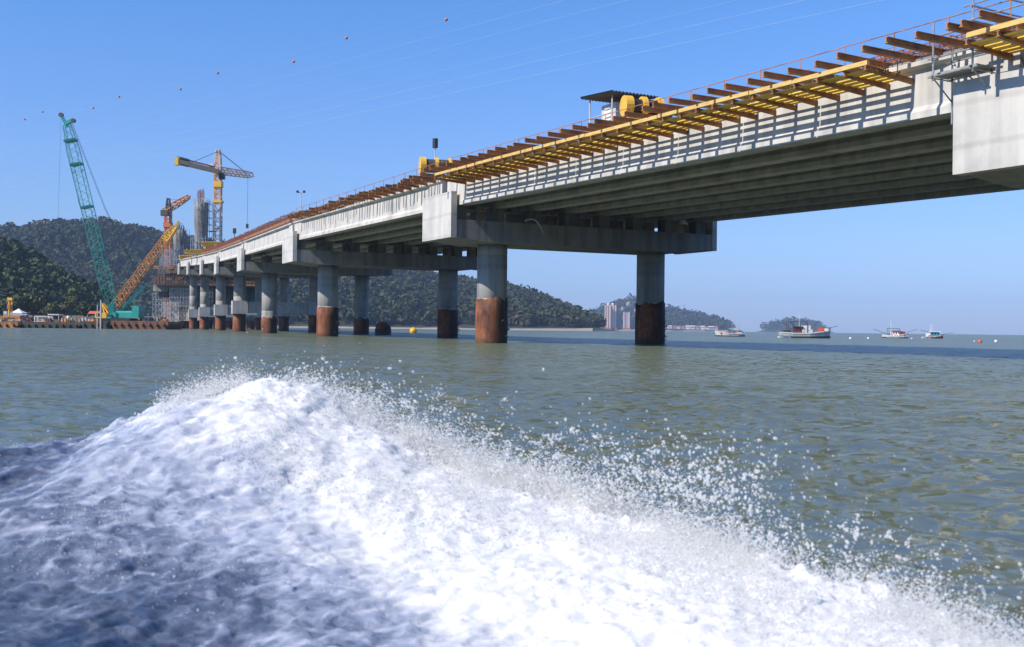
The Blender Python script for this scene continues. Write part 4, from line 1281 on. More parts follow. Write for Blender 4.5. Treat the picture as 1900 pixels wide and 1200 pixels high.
launch_frame(376, 412, 454.5, 270, 'topmost of three yellow launching frames, by the tower crane mast', [(380, 2.4), (400, 3.0)])

# ------------------------------------------------------------------ barges and shore things
def barge(x0, x1, ydeck, Y, depth, mat, label, deckm=M_DRK):
    a, b = at(x0, 600, Y), at(x1, 600, Y); zd = at((x0 + x1) / 2, ydeck, Y).z
    root = thing('barge', Vector(((a.x + b.x) / 2, Y + depth / 2, 0)), label, 'barge', 'work barges')
    pr = [(a.x + .9, -.5), (b.x - .9, -.5), (b.x, zd - .4), (b.x, zd), (a.x, zd), (a.x, zd - .4)]
    mb = MB(); mb.prism([(x, Y, z) for x, z in pr], (0, depth, 0)); mb.build('hull', mat, root)
    n = int((b.x - a.x) / 1.5)
    for k in range(n):
        x = a.x + (b.x - a.x) * (k + .5) / n
        mb = MB(); mb.lathe((x, Y - .18, 0), [(.1, zd - .95), (.26, zd - .8), (.26, zd - .35), (.1, zd - .2)], 8); mb.build('tyre_fender', M_BLK, root)
    for k in range(2):
        x = a.x + (b.x - a.x) * (.1 + .8 * k); mb = MB(); mb.tube((x, Y + .4, zd), (x, Y + .4, zd + .4), .16, 8); mb.build('bollard', M_DRK, root)
    mb = MB(); mb.abox(a.x + .06, b.x - .06, Y + .06, Y + .14, zd, zd + .12); mb.build('toe_rail', M_BARGE, root)
    return zd
zd1 = barge(206, 312, 597, 243, 12, M_BARGE, 'rusty flat barge under the teal crane')
zd2 = barge(150, 206, 597.5, 243.5, 12, M_BARGD, 'dark stained barge under the yellow crawler crane')
zd3 = barge(34, 149, 598.5, 244, 9, M_BARGD, 'long dark barge carrying the shed and white frame')
zd4 = barge(-60, 33, 597.5, 242, 9, M_BARGO, 'orange barge with the yellow drill mast')
def clutter(x0, x1, ybase, Y, n, seed, group, lab):
    """loose gear on the barges, each its own thing"""
    rr = random.Random(seed); out = 0
    kinds = [('steel_crate', 'crate'), ('pipe_bundle', 'pipes'), ('rope_heap', 'coil'), ('fuel_drum', 'drum')]
    for k in range(n):
        x = x0 + (x1 - x0) * (k + rr.uniform(.2, .8)) / n; p = at(x, ybase, Y + rr.uniform(.7, 4)); z = p.z
        nm, cat = rr.choice(kinds); m = rr.choice((M_BRN, M_ORNG, M_DRK, M_LGR, M_BARGO, M_BUFF, M_RBR))
        root = thing(nm, p, lab, cat, group)
        mb = MB(); w = rr.uniform(.5, 1.1); h = rr.uniform(.35, 1.0)
        if nm == 'steel_crate':
            mb.abox(p.x - w, p.x + w, p.y - .5, p.y + .5, z + .08, z + h); mb.build('box', m, root)
            mb = MB(); [mb.bar((p.x + s * w * 1.02, p.y - .52, z), (p.x + s * w * 1.02, p.y - .52, z + h + .08), .12) for s in (-1, 0, 1)]; mb.build('frame', M_DRK, root)
        elif nm == 'pipe_bundle':
            for q in range(5): mb.tube((p.x - w * 1.6, p.y + .2 * q, z + .15 + .24 * (q % 2)), (p.x + w * 1.6, p.y + .2 * q, z + .15 + .24 * (q % 2)), .13, 7)
            mb.build('pipes', m, root)
            mb = MB(); [mb.bar((p.x + s * w, p.y - .2, z + .05), (p.x + s * w, p.y + 1.1, z + .05), .12) for s in (-1, 1)]; mb.build('sleeper', M_BARK, root)
        elif nm == 'rope_heap':
            for q in range(3): mb.lathe((p.x, p.y, z), [(w * (1 - q * .2), q * .16), (w * (1.05 - q * .2), q * .16 + .08), (w * (1 - q * .2), q * .16 + .16)], 12)
            mb.build('coil', m, root)
        else:
            for q in range(2): mb.lathe((p.x + q * .75, p.y, z), [(.3, 0), (.32, .05), (.3, .1), (.3, .5), (.32, .52), (.3, .55), (.3, .95)], 12)
            mb.build('drum', m, root)
            mb = MB(); mb.abox(p.x - .4, p.x + 1.15, p.y - .4, p.y + .4, z - .02, z + .08); mb.build('pallet', M_BARK, root)
clutter(252, 310, 597, 244, 9, 3, 'loose gear on the crane barge', 'loose rusty gear lying on the teal crane barge')
clutter(152, 182, 597.4, 244, 5, 4, 'loose gear on the dark barge', 'loose gear lying beside the yellow crawler crane')
clutter(50, 148, 598.4, 245, 11, 5, 'loose gear on the long barge', 'loose brown gear lying on the long dark barge')
clutter(-30, 32, 597.4, 243, 6, 6, 'loose gear on the orange barge', 'loose orange gear lying round the yellow drill mast')

def white_tent():
    Y = 262; a, b = at(18, 604, Y), at(41, 573, Y)
    root = thing('event_tent', Vector(((a.x + b.x) / 2, Y, 1.2)), 'white peaked tent with mauve side walls behind the drill mast', 'tent')
    z0 = 1.0; ze = at(30, 580.5, Y).z; zt = b.z; x0, x1 = a.x, b.x; yb = Y + (x1 - x0)
    mb = MB(); mb.abox(x0 + .1, x1 - .1, Y + .1, yb - .1, z0, ze); mb.build('side_wall', M_TENTW, root)
    mb = MB(); k = Vector(((x0 + x1) / 2, (Y + yb) / 2, zt))
    n = 6
    for j in range(4):
        c = [(x0, Y), (x1, Y), (x1, yb), (x0, yb)]; p = Vector((*c[j], ze)); q = Vector((*c[(j + 1) % 4], ze))
        for t in range(n):
            def f(u, e): r_ = e.lerp(k, u); r_.z = ze + (zt - ze) * u ** 1.35; return r_
            v0, v1 = t / n, (t + 1) / n
            i = len(mb.v); mb.v += [tuple(f(v0, p)), tuple(f(v0, q)), tuple(f(v1, q)), tuple(f(v1, p))]; mb.f.append((i, i + 1, i + 2, i + 3))
        i = len(mb.v); mb.v += [tuple(p), tuple(q), tuple(q - UP * .25), tuple(p - UP * .25)]; mb.f.append((i, i + 1, i + 2, i + 3))
    mb.build('canopy', M_TENT, root)
    for x in (x0, x1):
        mb = MB(); mb.tube((x, Y, z0), (x, Y, ze), .06, 6); mb.build('pole', M_WHT, root)
white_tent()
def toilet():
    Y = 258; a, b = at(41.5, 600, Y), at(49.5, 584, Y)
    root = thing('portable_toilet', Vector((a.x, Y, 1)), 'purple portable toilet cabin with white roof by the tent', 'toilet cabin')
    mb = MB(); mb.abox(a.x, b.x, Y, Y + 1.1, .9, b.z - .15); w = mb.build('cabin', M_PURP, root)
    mb = MB(); mb.abox(a.x - .04, b.x + .04, Y - .04, Y + 1.14, b.z - .15, b.z); mb.build('roof', M_WHT, root)
    mb = MB(); mb.abox(a.x + .15, b.x - .15, Y - .03, Y, 1.0, b.z - .3); mb.build('door', M_PURP, w)
toilet()
def drill():
    Y = 244; zb = zd4; p = at(15, 590, Y)
    root = thing('drill_rig', Vector((p.x, Y + 1, zb)), 'yellow drill mast rig on the orange barge', 'drill rig')
    zt = at(15, 556, Y).z
    for dx in (-.33, .33):
        mb = MB(); mb.bar((p.x + dx, Y + 1, zb), (p.x + dx, Y + 1, zt), .26); mb.build('mast_rail', M_CRY, root)
    mb = MB()
    for z in np.arange(zb + .5, zt, .7): mb.bar((p.x - .35, Y + 1, z), (p.x + .35, Y + 1, z), .14)
    mb.build('mast_rungs', M_CRY, root)
    mb = MB(); mb.box((p.x, Y + 1, zt + .1), (.55, 0, 0), (0, .4, 0), (0, 0, .3)); mb.build('mast_head', M_CRY, root)
    mb = MB(); mb.box((p.x - .1, Y + .6, zt - 1.6), (.35, 0, 0), (0, .25, 0), (0, 0, .5)); mb.build('drill_head', M_BRN, root)
    mb = MB(); mb.abox(p.x - 1.5, p.x + 2.4, Y + .6, Y + 3, zb + .5, zb + 1.5); mb.build('engine_body', M_BARGO, root)
    mb = MB(); mb.abox(p.x - 1.7, p.x + 2.6, Y + .4, Y + 1.2, zb, zb + .5); mb.build('crawler_track', M_BLK, root)
drill()
def white_cabin(x0, x1, y0, y1, Y, label, m=M_WHT):
    a, b = at(x0, y1, Y), at(x1, y0, Y)
    root = thing('site_cabin', Vector(((a.x + b.x) / 2, Y, a.z)), label, 'cabin')
    mb = MB(); mb.abox(a.x, b.x, Y, Y + 2.4, a.z, b.z); w = mb.build('wall', m, root)
    mb = MB(); mb.abox(a.x - .05, b.x + .05, Y - .05, Y + 2.45, b.z, b.z + .12); mb.build('roof', M_WHT, root)
    for t in (.25, .65):
        x = a.x + (b.x - a.x) * t; mb = MB(); mb.abox(x, x + .16 * (b.x - a.x), Y - .03, Y, a.z + (b.z - a.z) * .45, a.z + (b.z - a.z) * .8); mb.build('window', M_GLASS, w)
white_cabin(6.5, 12, 579, 595, 256, 'narrow white cabin half hidden behind the yellow drill mast')
def frame_box():
    Y = 246; a, b = at(64, 598, Y), at(91, 588.5, Y)
    root = thing('cargo_frame', Vector((a.x, Y, a.z)), 'white open cargo frame loaded with brown timber on the barge', 'cargo frame')
    for x in (a.x, b.x):
        for y in (Y, Y + 1.6):
            mb = MB(); mb.bar((x, y, a.z), (x, y, b.z), .16); mb.build('post', M_WHT, root)
    for y in (Y, Y + 1.6):
        for z in (a.z + .1, b.z):
            mb = MB(); mb.bar((a.x, y, z), (b.x, y, z), .14); mb.build('rail', M_WHT, root)
    for k in range(5):
        mb = MB(); x = a.x + .4 + k * .55; mb.abox(x, x + .42, Y + .2, Y + 1.4, a.z + .18, a.z + .18 + .4 + .12 * (k % 3)); mb.build('timber_stack', M_BRN if k % 2 else M_LGR, root)
frame_box()
def shed():
    Y = 248; a, b = at(90, 599, Y), at(109, 585, Y)
    root = thing('site_shed', Vector((a.x, Y, a.z)), 'open site shed with a pale flat roof on the long barge', 'shed')
    for x in (a.x, b.x):
        for y in (Y, Y + 2.2):
            mb = MB(); mb.bar((x, y, a.z), (x, y, b.z), .13); mb.build('post', M_LGR, root)
    mb = MB(); mb.abox(a.x - .15, b.x + .15, Y - .2, Y + 2.4, b.z, b.z + .18); mb.build('roof', M_WHT, root)
    mb = MB(); mb.abox(a.x + .1, b.x - .1, Y + 2.0, Y + 2.1, a.z, b.z - .2); mb.build('back_wall', M_DRK, root)
    mb = MB(); mb.abox(a.x + .6, a.x + 1.5, Y + .6, Y + 1.4, a.z, a.z + .8); mb.build('generator', M_CRY, root)
shed()
def tanks():
    Y = 246; a, b = at(120, 600, Y), at(126, 587, Y)
    root = thing('water_tank', Vector((a.x, Y, a.z)), 'upright pale water tank near the middle of the long barge', 'tank')
    r = (b.x - a.x) / 2; mb = MB(); mb.lathe((a.x + r, Y + 1, 0), [(r, a.z), (r, b.z - .2), (r * .6, b.z), (r * .1, b.z + .05)], 16); mb.build('tank_body', M_WHT, root, smooth=True, auto=.7)
    mb = MB(); mb.lathe((a.x + r, Y + 1, 0), [(r * 1.04, a.z + .6), (r * 1.04, a.z + .68)], 16); mb.build('hoop', M_LGR, root)
    Y = 300; a, b = at(163, 583, Y), at(184, 580, Y)
    root = thing('awning', Vector((a.x, Y, a.z - 2)), 'red awning on thin posts behind the yellow crawler crane', 'awning')
    mb = MB(); mb.prism([(a.x, Y, a.z), (b.x, Y, a.z), (b.x, Y + 1.2, b.z + .2), (a.x, Y + 1.2, b.z + .2)], (0, 0, .1)); mb.build('canopy', M_REDP, root)
    for x in (a.x, b.x):
        mb = MB(); mb.tube((x, Y, 1.5), (x, Y, a.z), .05, 6); mb.build('post', M_LGR, root)
tanks()
def mooring_pole(px, y0, y1, Y, label, r=.2):
    a = at(px, y0, Y); b = at(px, y1, Y)
    root = thing('spud_pole', Vector((a.x, Y, -1)), label, 'pole')
    mb = MB(); mb.tube((a.x, Y, -1), (a.x, Y, a.z), r, 8); mb.build('pole', M_LGR, root)
    mb = MB(); mb.tube((a.x, Y, a.z), (a.x, Y, a.z + .2), r * 1.3, 8); mb.build('pole_cap', M_DRK, root)
mooring_pole(181, 566, 600, 243, 'thinner grey spud pole left of the yellow crawler crane', .12)
mooring_pole(187.5, 557, 600, 242.6, 'thicker grey spud pole in front of the yellow crawler crane', .19)

# cut pile and buoys
def cut_pile():
    Y = 149; a = at(711, 600, Y)
    root = thing('capped_pile', Vector((a.x, Y, 0)), 'dark rusty round-topped pile standing in the water past the columns', 'pile')
    mb = MB(); r = 1.08; zt = at(711, 598, Y).z
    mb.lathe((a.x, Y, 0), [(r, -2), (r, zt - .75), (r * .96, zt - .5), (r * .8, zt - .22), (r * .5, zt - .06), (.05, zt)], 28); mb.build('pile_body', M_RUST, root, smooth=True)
    mb = MB(); mb.lathe((a.x, Y, 0), [(r * 1.05, -2), (r * 1.05, zt - .85), (r, zt - .83)], 28); mb.build('collar', M_BARGD, root, smooth=True, auto=.6)
cut_pile()
def buoy(px, py, d_px, Y, m, label, top=False):
    p = at(px, py, Y); r = d_px * Y / FPX / 2
    root = thing('buoy', Vector((p.x, Y, 0)), label, 'buoy', 'mooring buoys')
    mb = MB(); mb.ball((p.x, Y, r * .5), r, 14, 9); mb.build('float', m, root, smooth=True)
    mb = MB(); mb.lathe((p.x, Y, 0), [(r * .12, r * 1.4), (r * .12, r * 1.8), (r * .25, r * 1.85), (r * .05, r * 2.0)], 8); mb.build('ring_post', M_DRK, root)
buoy(767, 607, 14, 210, M_BYEL, 'large yellow buoy floating between the bridge columns')
buoy(1578, 624, 5, 170, M_WHT, 'white buoy floating just right of the grey fishing boat')
buoy(1611, 623, 4, 185, M_TENT, 'white buoy floating left of the cream fishing boat')
buoy(1692, 623, 4, 190, M_LGR, 'pale buoy between the cream boat and the blue boat')
buoy(1808, 629.5, 3.5, 140, M_LGR, 'tiny pale buoy beside the red one')
buoy(1818, 632, 8, 128, M_REDP, 'red orange buoy floating alone on the open water')
buoy(1848, 629, 6, 140, M_WHT, 'white buoy beyond the red one, out on the open water')

# ------------------------------------------------------------------ boats
def boat(px, Y, L, flip, label, hullm, keelm, cabm, roofm, cfg):
    p = at(px, 600, Y)
    root = thing('fishing_boat', Vector((p.x, Y, 0)), label, 'boat', 'fishing boats at anchor', rz=cfg.get('rz', 0))
    s = -1 if flip else 1                               # bow towards +x when not flipped
    B = L * .17; hb = L * .10; rise = L * cfg.get('rise', .09)
    def sec(t, z0, z1, k=1.0):
        x = (t - .5) * L * s
        w = B * (min(1, (1 - t) * 2.6) ** .7) * (0.8 + .2 * min(1, t * 4))
        sh = rise * max(0, (t - .45) / .55) ** 1.8 + rise * .25 * max(0, (.25 - t) / .25)
        zt = z1 + sh
        w = max(w, .04)
        return [Vector((x, -w * .55, z0)), Vector((x, w * .55, z0)), Vector((x + s * .03 * L * t, w * .92, (z0 + zt) / 2)), Vector((x + s * .05 * L * t, w, zt)), Vector((x + s * .05 * L * t, -w, zt)), Vector((x + s * .03 * L * t, -w * .92, (z0 + zt) / 2))]
    ts = np.linspace(0, 1, 13)
    mb = MB(); mb.loft([sec(t, -.25, hb) for t in ts]); hu = mb.build('hull', hullm, root, local=True)
    mb = MB(); mb.loft([[Vector((v.x, v.y * 1.03, v.z)) for v in sec(t, -.3, .16 * hb * 2 - rise * max(0, (t - .45) / .55) ** 1.8 * .8)] for t in ts]); mb.build('boot_stripe', keelm, hu, local=True)
    mb = MB()
    for t0, t1 in zip(ts[:-1], ts[1:]):
        for k in (3, 4): mb.bar(sec(t0, -.25, hb)[k], sec(t1, -.25, hb)[k], .10, .12)
    mb.build('gunwale', cfg.get('gun', M_WHT), hu, local=True)
    c0, c1 = cfg['cab']; ch = cfg['ch']
    xa, xb = sorted(((c0 - .5) * L * s, (c1 - .5) * L * s)); zb = hb * .9; w = B * .62
    pr = [(xa, zb), (xb, zb), (xb - (.12 if s > 0 else 0) * ch, zb + ch), (xa + (.12 if s < 0 else 0) * ch, zb + ch)]
    mb = MB(); mb.prism([(x, -w, z) for x, z in pr], (0, 2 * w, 0)); cb = mb.build('wheelhouse', cabm, root, local=True)
    nwin = 3
    for k in range(nwin):
        x = xa + (xb - xa) * (k + .22) / nwin; mb = MB(); mb.abox(x, x + (xb - xa) * .6 / nwin, -w - .03, -w, zb + ch * .5, zb + ch * .82); mb.build('window', M_GLASS, cb, local=True)
    mb = MB(); mb.abox(xa - .25, xb + .25, -w - .2, w + .2, zb + ch, zb + ch + .12); mb.build('roof', roofm, cb, local=True)
    for (tx, h, m) in cfg.get('masts', []):
        x = (tx - .5) * L * s; mb = MB(); mb.tube((x, 0, hb * .6), (x, 0, hb + h), .06, 6, .03); mb.build('mast', m, root, local=True)
    for (x0, z0, x1, z1, y1) in cfg.get('booms', []):
        mb = MB(); mb.tube(((x0 - .5) * L * s, 0, z0), ((x1 - .5) * L * s, y1, z1), .05, 6); mb.build('outrigger', M_DRK, root, local=True)
    for (x0, x1, z0, z1, m, nm) in cfg.get('boxes', []):
        a, b = sorted(((x0 - .5) * L * s, (x1 - .5) * L * s)); mb = MB(); mb.abox(a, b, -w * .9, w * .9, z0, z1); mb.build(nm, m, root, local=True)
    if cfg.get('gallows'):
        x0, x1, z = cfg['gallows']; mb = MB()
        for x in (x0, x1):
            X_ = (x - .5) * L * s
            for y in (-w, w): mb.tube((X_, y, hb * .6), (X_, y, z), .05, 6)
            mb.tube((X_, -w, z), (X_, w, z), .05, 6)
        for y in (-w, w): mb.tube(((x0 - .5) * L * s, y, z), ((x1 - .5) * L * s, y, z), .05, 6)
        mb.build('gallows_frame', M_DRK, root, local=True)
    rr = random.Random(int(px))
    mb = MB()
    for k in range(8):
        x = (rr.uniform(.15, .9) - .5) * L * s; mb.ball((x, -B * .5, hb + .12), rr.uniform(.12, .26), 7, 5)
    mb.build('deck_gear', cfg.get('gearm', M_REDP), root, local=True)
    return root
boat(1355, 215, 5.6, True, 'low white and dark boat closest to the wooded headland', M_HULLW, M_HULLD, M_WHT, M_LGR,
     dict(cab=(.12, .24), ch=.75, masts=[(.42, 1.8, M_GALV), (.18, 1.9, M_GALV)], booms=[(.2, 1.1, .0, .7, -.5), (.6, .6, .2, 1.4, 0)], boxes=[(.32, .62, .4, .75, M_HULLD, 'net_heap'), (.22, .32, .4, .8, M_REDP, 'fish_box'), (.7, .8, .5, .95, M_LGR, 'hatch')], rise=.09, rz=R(4)))
boat(1492, 185, 8.2, False, 'large grey white fishing boat with maroon cabin in front of the wooded island', M_HULLG, M_HULLD, M_MAROON, M_DRK,
     dict(cab=(.30, .43), ch=1.15, masts=[(.40, 3.0, M_WHT), (.28, 2.6, M_DRK), (.56, 2.3, M_DRK)], booms=[(.28, 1.3, .06, 2.6, 0), (.42, 1.2, .2, 2.7, -.6), (.42, 1.2, .75, 2.55, -.6), (.9, 1.6, 1.18, 2.1, -.3)],
          boxes=[(.06, .22, .7, 1.35, M_HULLD, 'winch'), (.46, .62, 1.5, 2.15, M_HULLW, 'upper_cabin'), (.44, .66, .8, 1.5, M_LGR, 'deckhouse'), (.80, .90, 1.0, 1.75, M_REDP, 'fish_box'), (.90, .98, 1.2, 1.7, M_WHT, 'fish_box')], gallows=(.16, .55, 2.65), rise=.07, rz=R(-5)))
boat(1660, 225, 4.9, False, 'cream fishing boat with two raised outrigger poles and a red canopy', M_HULLW, M_HULLD, M_WHT, M_MAROON,
     dict(cab=(.42, .72), ch=1.0, masts=[(.35, 3.0, M_WHT), (.28, 1.9, M_DRK), (.62, 1.7, M_DRK)], booms=[(.3, .7, -.35, 1.8, -.8), (.75, .8, 1.4, 1.9, -.8)],
          boxes=[(.72, .92, .6, 1.4, M_MAROON, 'canopy_box'), (.1, .25, .4, .7, M_LGR, 'net_heap')], gallows=(.2, .7, 2.0), rise=.12, rz=R(-20)))
boat(1732, 232, 3.6, False, 'small blue and white fishing boat with a turquoise wheelhouse', M_HULLD, M_HULLD, M_BLUE, M_WHT,
     dict(cab=(.35, .85), ch=1.05, masts=[(.32, 2.7, M_WHT), (.42, 2.6, M_WHT)], booms=[(.3, 1.3, -.25, 1.75, -.3), (.9, .8, 1.6, 1.3, -.5)], boxes=[(.08, .32, .4, 1.1, M_WHT, 'engine_box')], gun=M_LGR, rise=.12, rz=R(-15)))
def dinghy(px, Y, L, label):
    p = at(px, 600, Y); root = thing('dinghy', Vector((p.x, Y, 0)), label, 'dinghy', 'white tenders beside the boats')
    secs = []
    for t in np.linspace(0, 1, 9):
        x = (t - .5) * L; w = L * .2 * max(.1, math.sin(math.pi * min(1, t * .75 + .22))); z = .32 + .14 * t * t
        secs.append([Vector((x, -w * .5, -.1)), Vector((x, w * .5, -.1)), Vector((x, w, z)), Vector((x, w * .85, z)), Vector((x, w * .5, .12)), Vector((x, -w * .5, .12)), Vector((x, -w * .85, z)), Vector((x, -w, z))])
    mb = MB(); mb.loft(secs); mb.build('hull', M_WHT, root, local=True)
    mb = MB(); mb.abox(-.12, .12, -L * .15, L * .15, .2, .26); mb.build('thwart', M_LGR, root, local=True)
dinghy(1456, 184, 2.2, 'white tender moored at the stern of the grey fishing boat')
dinghy(1719, 231, 1.9, 'white tender moored beside the small blue boat')

# ------------------------------------------------------------------ far buildings
def tower_mat(name, c, c2, win):
    m, nt, N, L, P = new_mat(name)
    g = N.new('ShaderNodeNewGeometry'); br = N.new('ShaderNodeTexBrick')
    mp = N.new('ShaderNodeMapping'); mp.inputs['Rotation'].default_value = (R(90), 0, 0)
    L.new(g.outputs['Position'], mp.inputs['Vector']); L.new(mp.outputs[0], br.inputs['Vector'])
    br.inputs['Scale'].default_value = 1.0; br.offset = 0
    br.inputs['Brick Width'].default_value = 3.4; br.inputs['Row Height'].default_value = 3.1; br.inputs['Mortar Size'].default_value = .75
    br.inputs['Color1'].default_value = (*win, 1); br.inputs['Color2'].default_value = (*c2, 1); br.inputs['Mortar'].default_value = (*c, 1)
    L.new(br.outputs[0], P.inputs['Base Color']); P.inputs['Roughness'].default_value = .7
    return m
M_TOWP = tower_mat('pink_tower_wall', (.66, .42, .34), (.50, .31, .25), (.22, .17, .17))
M_TOWG = tower_mat('mauve_tower_wall', (.45, .38, .40), (.38, .32, .34), (.2, .18, .2))
M_PINK = simple('pale_pink_render', (.74, .54, .45), .8, var=.1, scale=.1)
def apartment(x0, x1, y0, ybase, Y, label, m, fins, crown):
    a, b = at(x0, ybase, Y), at(x1, y0, Y)
    zb = 2.0
    root = thing('apartment_tower', Vector(((a.x + b.x) / 2, Y, zb)), label, 'apartment tower', 'apartment buildings')
    mb = MB(); mb.abox(a.x, b.x, Y, Y + (b.x - a.x) * 1.1, zb, b.z); w = mb.build('wall', m, root)
    for t in fins:
        x = a.x + (b.x - a.x) * t; mb = MB(); mb.abox(x - 1.3, x + 1.3, Y - 1.6, Y - .02, zb, b.z + 1.5); mb.build('balcony_stack', M_PINK, root)
    for t in crown:
        x = a.x + (b.x - a.x) * t; mb = MB(); mb.abox(x - 3, x + 3, Y + 2, Y + 9, b.z, b.z + 4); rf = mb.build('roof_house', M_PINK, root)
        mb = MB(); mb.lathe((x, Y + 5, b.z + 4), [(3.2, 0), (2.6, 1.2), (.2, 3)], 10); mb.build('dome', M_WHT, rf)
    mb = MB(); mb.abox(a.x - 3, b.x + 3, Y - 4, Y - 1.8, zb, zb + 5); mb.build('podium', M_ROOFR, root)
apartment(1122.5, 1132, 568, 606, 2790, 'pink striped apartment tower, the larger pair member nearer the white block', M_TOWP, (.0, .5, 1), (.6,))
apartment(1133, 1142.5, 567.5, 606, 2800, 'pink striped apartment tower joined beside its twin, towards the mauve tower', M_TOWP, (.0, .5, 1), (.4,))
apartment(1157, 1168, 580.5, 607, 2795, 'lone mauve apartment tower below the bare rocky patches', M_TOWG, (.05, .95), ())
def rock(px, py, Y, w, label, seed):
    p = at(px, py, Y); rr = np.random.default_rng(seed)
    mb = MB(); mb.ball(p, w, 12, 8, (1, .7, 1.2))
    mb.v = [tuple(np.array(v) + rr.normal(size=3) * w * .10) for v in mb.v]
    props(mb.build('rock_face', M_BUFF), label, 'rock')
def house(px, py, Y, wpx, hpx, label, wm, rm, grp, cat='house', flat=False):
    p = at(px, py, Y); w = wpx * Y / FPX / 2; h = hpx * Y / FPX
    root = thing('house', p, label, cat, grp)
    z0 = p.z - h * .6
    mb = MB(); mb.abox(p.x - w, p.x + w, Y, Y + w * 1.5, z0, p.z + h * .55); wl_ = mb.build('wall', wm, root)
    mb = MB(); zt = p.z + h * .55
    if flat: mb.abox(p.x - w * 1.05, p.x + w * 1.05, Y - w * .1, Y + w * 1.6, zt, zt + h * .08)
    else: mb.prism([(p.x - w * 1.12, Y - w * .15, zt), (p.x - w * 1.12, Y + w * 1.65, zt), (p.x - w * 1.12, Y + w * .75, zt + h * .45)], (w * 2.24, 0, 0))
    mb.build('roof', rm, root)
    n = 3
    for k in range(n):
        x = p.x - w * .75 + 1.5 * w * (k + .25) / n; mb = MB(); mb.abox(x, x + w * .25, Y - .06, Y, p.z - h * .05, p.z + h * .3); mb.build('window', M_GLASS, wl_)
M_HW = [M_WHT, M_BUFF, M_PINK, M_LGR, M_TIE]
house(1108, 595, 2780, 12, 13, 'white waterfront block standing left of the pink towers', M_WHT, M_LGR, 'waterfront buildings', 'building', True)
rr_ = random.Random(8)
row = [(1243, 8), (1252, 5), (1259, 7), (1268, 6), (1276, 6), (1285, 10), (1295, 6), (1304, 7), (1312, 6), (1320, 9), (1329, 6)]
for k, (x, w) in enumerate(row):
    house(x, 606.2 + (x - 1243) * .025, 2770, w, rr_.choice((3.5, 4.5, 5.5)), 'low pale house in the waterfront row at the foot of the headland', rr_.choice(M_HW), rr_.choice((M_ROOFR, M_LGR, M_ROOFR)), 'row of low waterfront houses')
for k, (x, y, w) in enumerate([(846, 560, 5), (852, 556, 5), (858, 559, 6), (864, 555, 5), (869, 560, 6), (875, 556, 5), (880, 560, 5), (855, 564, 5), (872, 565, 5)]):
    Yh = 1200; X_ = (x - 950) / FPX
    best = min((abs(at(x, y, q).z - float(hgt_back(np.array([at(x, y, q).x]), np.array([float(q)]))[0]) - 3), q) for q in range(960, 1340, 10))[1]
    house(x, y, best - 8, w, 4.5, 'small bright house in the hillside cluster behind the columns', rr_.choice(M_HW), rr_.choice((M_ROOFR, M_LGR, M_BLUE)), 'houses clustered on the hillside')
house(787, 599.5, 985, 14, 4.5, 'long beach house with a red roof behind the yellow buoy', M_PINK, M_ROOFR, 'beach houses')
house(690, 601, 985, 10, 4, 'pale beach house near the capped pile', M_WHT, M_ROOFR, 'beach houses')
house(603, 601, 985, 8, 4, 'pale beach house between the second and third rusty columns', M_BUFF, M_LGR, 'beach houses')
house(1000, 604, 985, 9, 3.5, 'low house on the beach at the end of the hill slope', M_BUFF, M_ROOFR, 'beach houses')
house(1048, 605, 985, 8, 3.0, 'low cream house on the rocky point at the hill end', M_WHT, M_ROOFR, 'beach houses')
rock(1166, 565, 2950, 6, 'larger bare rock patch on the headland above the mauve tower', 1)
rock(1155, 574, 2900, 5, 'smaller bare rock patch left of the mauve tower', 2)
rock(1180, 577, 2900, 5, 'bare rock patch between the mauve tower and the shaded column', 3)

# ------------------------------------------------------------------ power line
balls2 = [(46, 222), (173, 201), (335, 166), (545, 115), (828, 37)]
balls1 = [(79, 208), (221, 180), (404, 136), (643, 71)]
def Zk(k): return 230 * (5.75 + k) / 5.75
def ball_line(balls, koff, label, lb):
    pts = []
    n = len(balls)
    for k, (x, y) in enumerate(balls):
        pts.append(at(x, y, Zk(n - 1 - k + koff)))
    d0 = pts[0] - pts[1]; d1 = pts[-1] - pts[-2]
    full = [pts[0] + d0 * 1.2] + pts + [pts[-1] + d1 * .8 + UP * .3, pts[-1] + d1 * 1.7 + UP * 1.2]
    mb = MB(); mb.path(full, .007, 4); props(mb.build('power_cable', M_WIRE), label, 'power cable', 'overhead power cables')
    for k, p in enumerate(pts):
        root = thing('marker_ball', p, lb[k], 'marker ball', 'orange marker balls on the power line')
        mb = MB(); mb.ball(p, .36, 14, 9); mb.build('sphere', M_OBALL, root, smooth=True)
        mb = MB(); mb.tube(p - d1.normalized() * .5, p + d1.normalized() * .5, .07, 6); mb.build('clamp', M_DRK, root)
ball_line(balls2, 0, 'thin cable strung with five orange marker balls', ['orange marker ball lowest in the sky at the hazy end of the line', 'orange marker ball in the sky just above and right of the teal boom tip', 'orange marker ball in the sky above the red tower crane', 'orange marker ball third from the top end of the line', 'orange marker ball highest in the sky, the largest looking'])
ball_line(balls1, .45, 'thin cable strung with four orange marker balls', ['orange marker ball in the sky just left of the teal boom tip', 'orange marker ball in the sky above the brown end of the dark hill', 'orange marker ball in the sky above the tall tower crane apex', 'orange marker ball second from the top end of the line'])
wd = Vector((-1.016, 1, 0)).normalized()
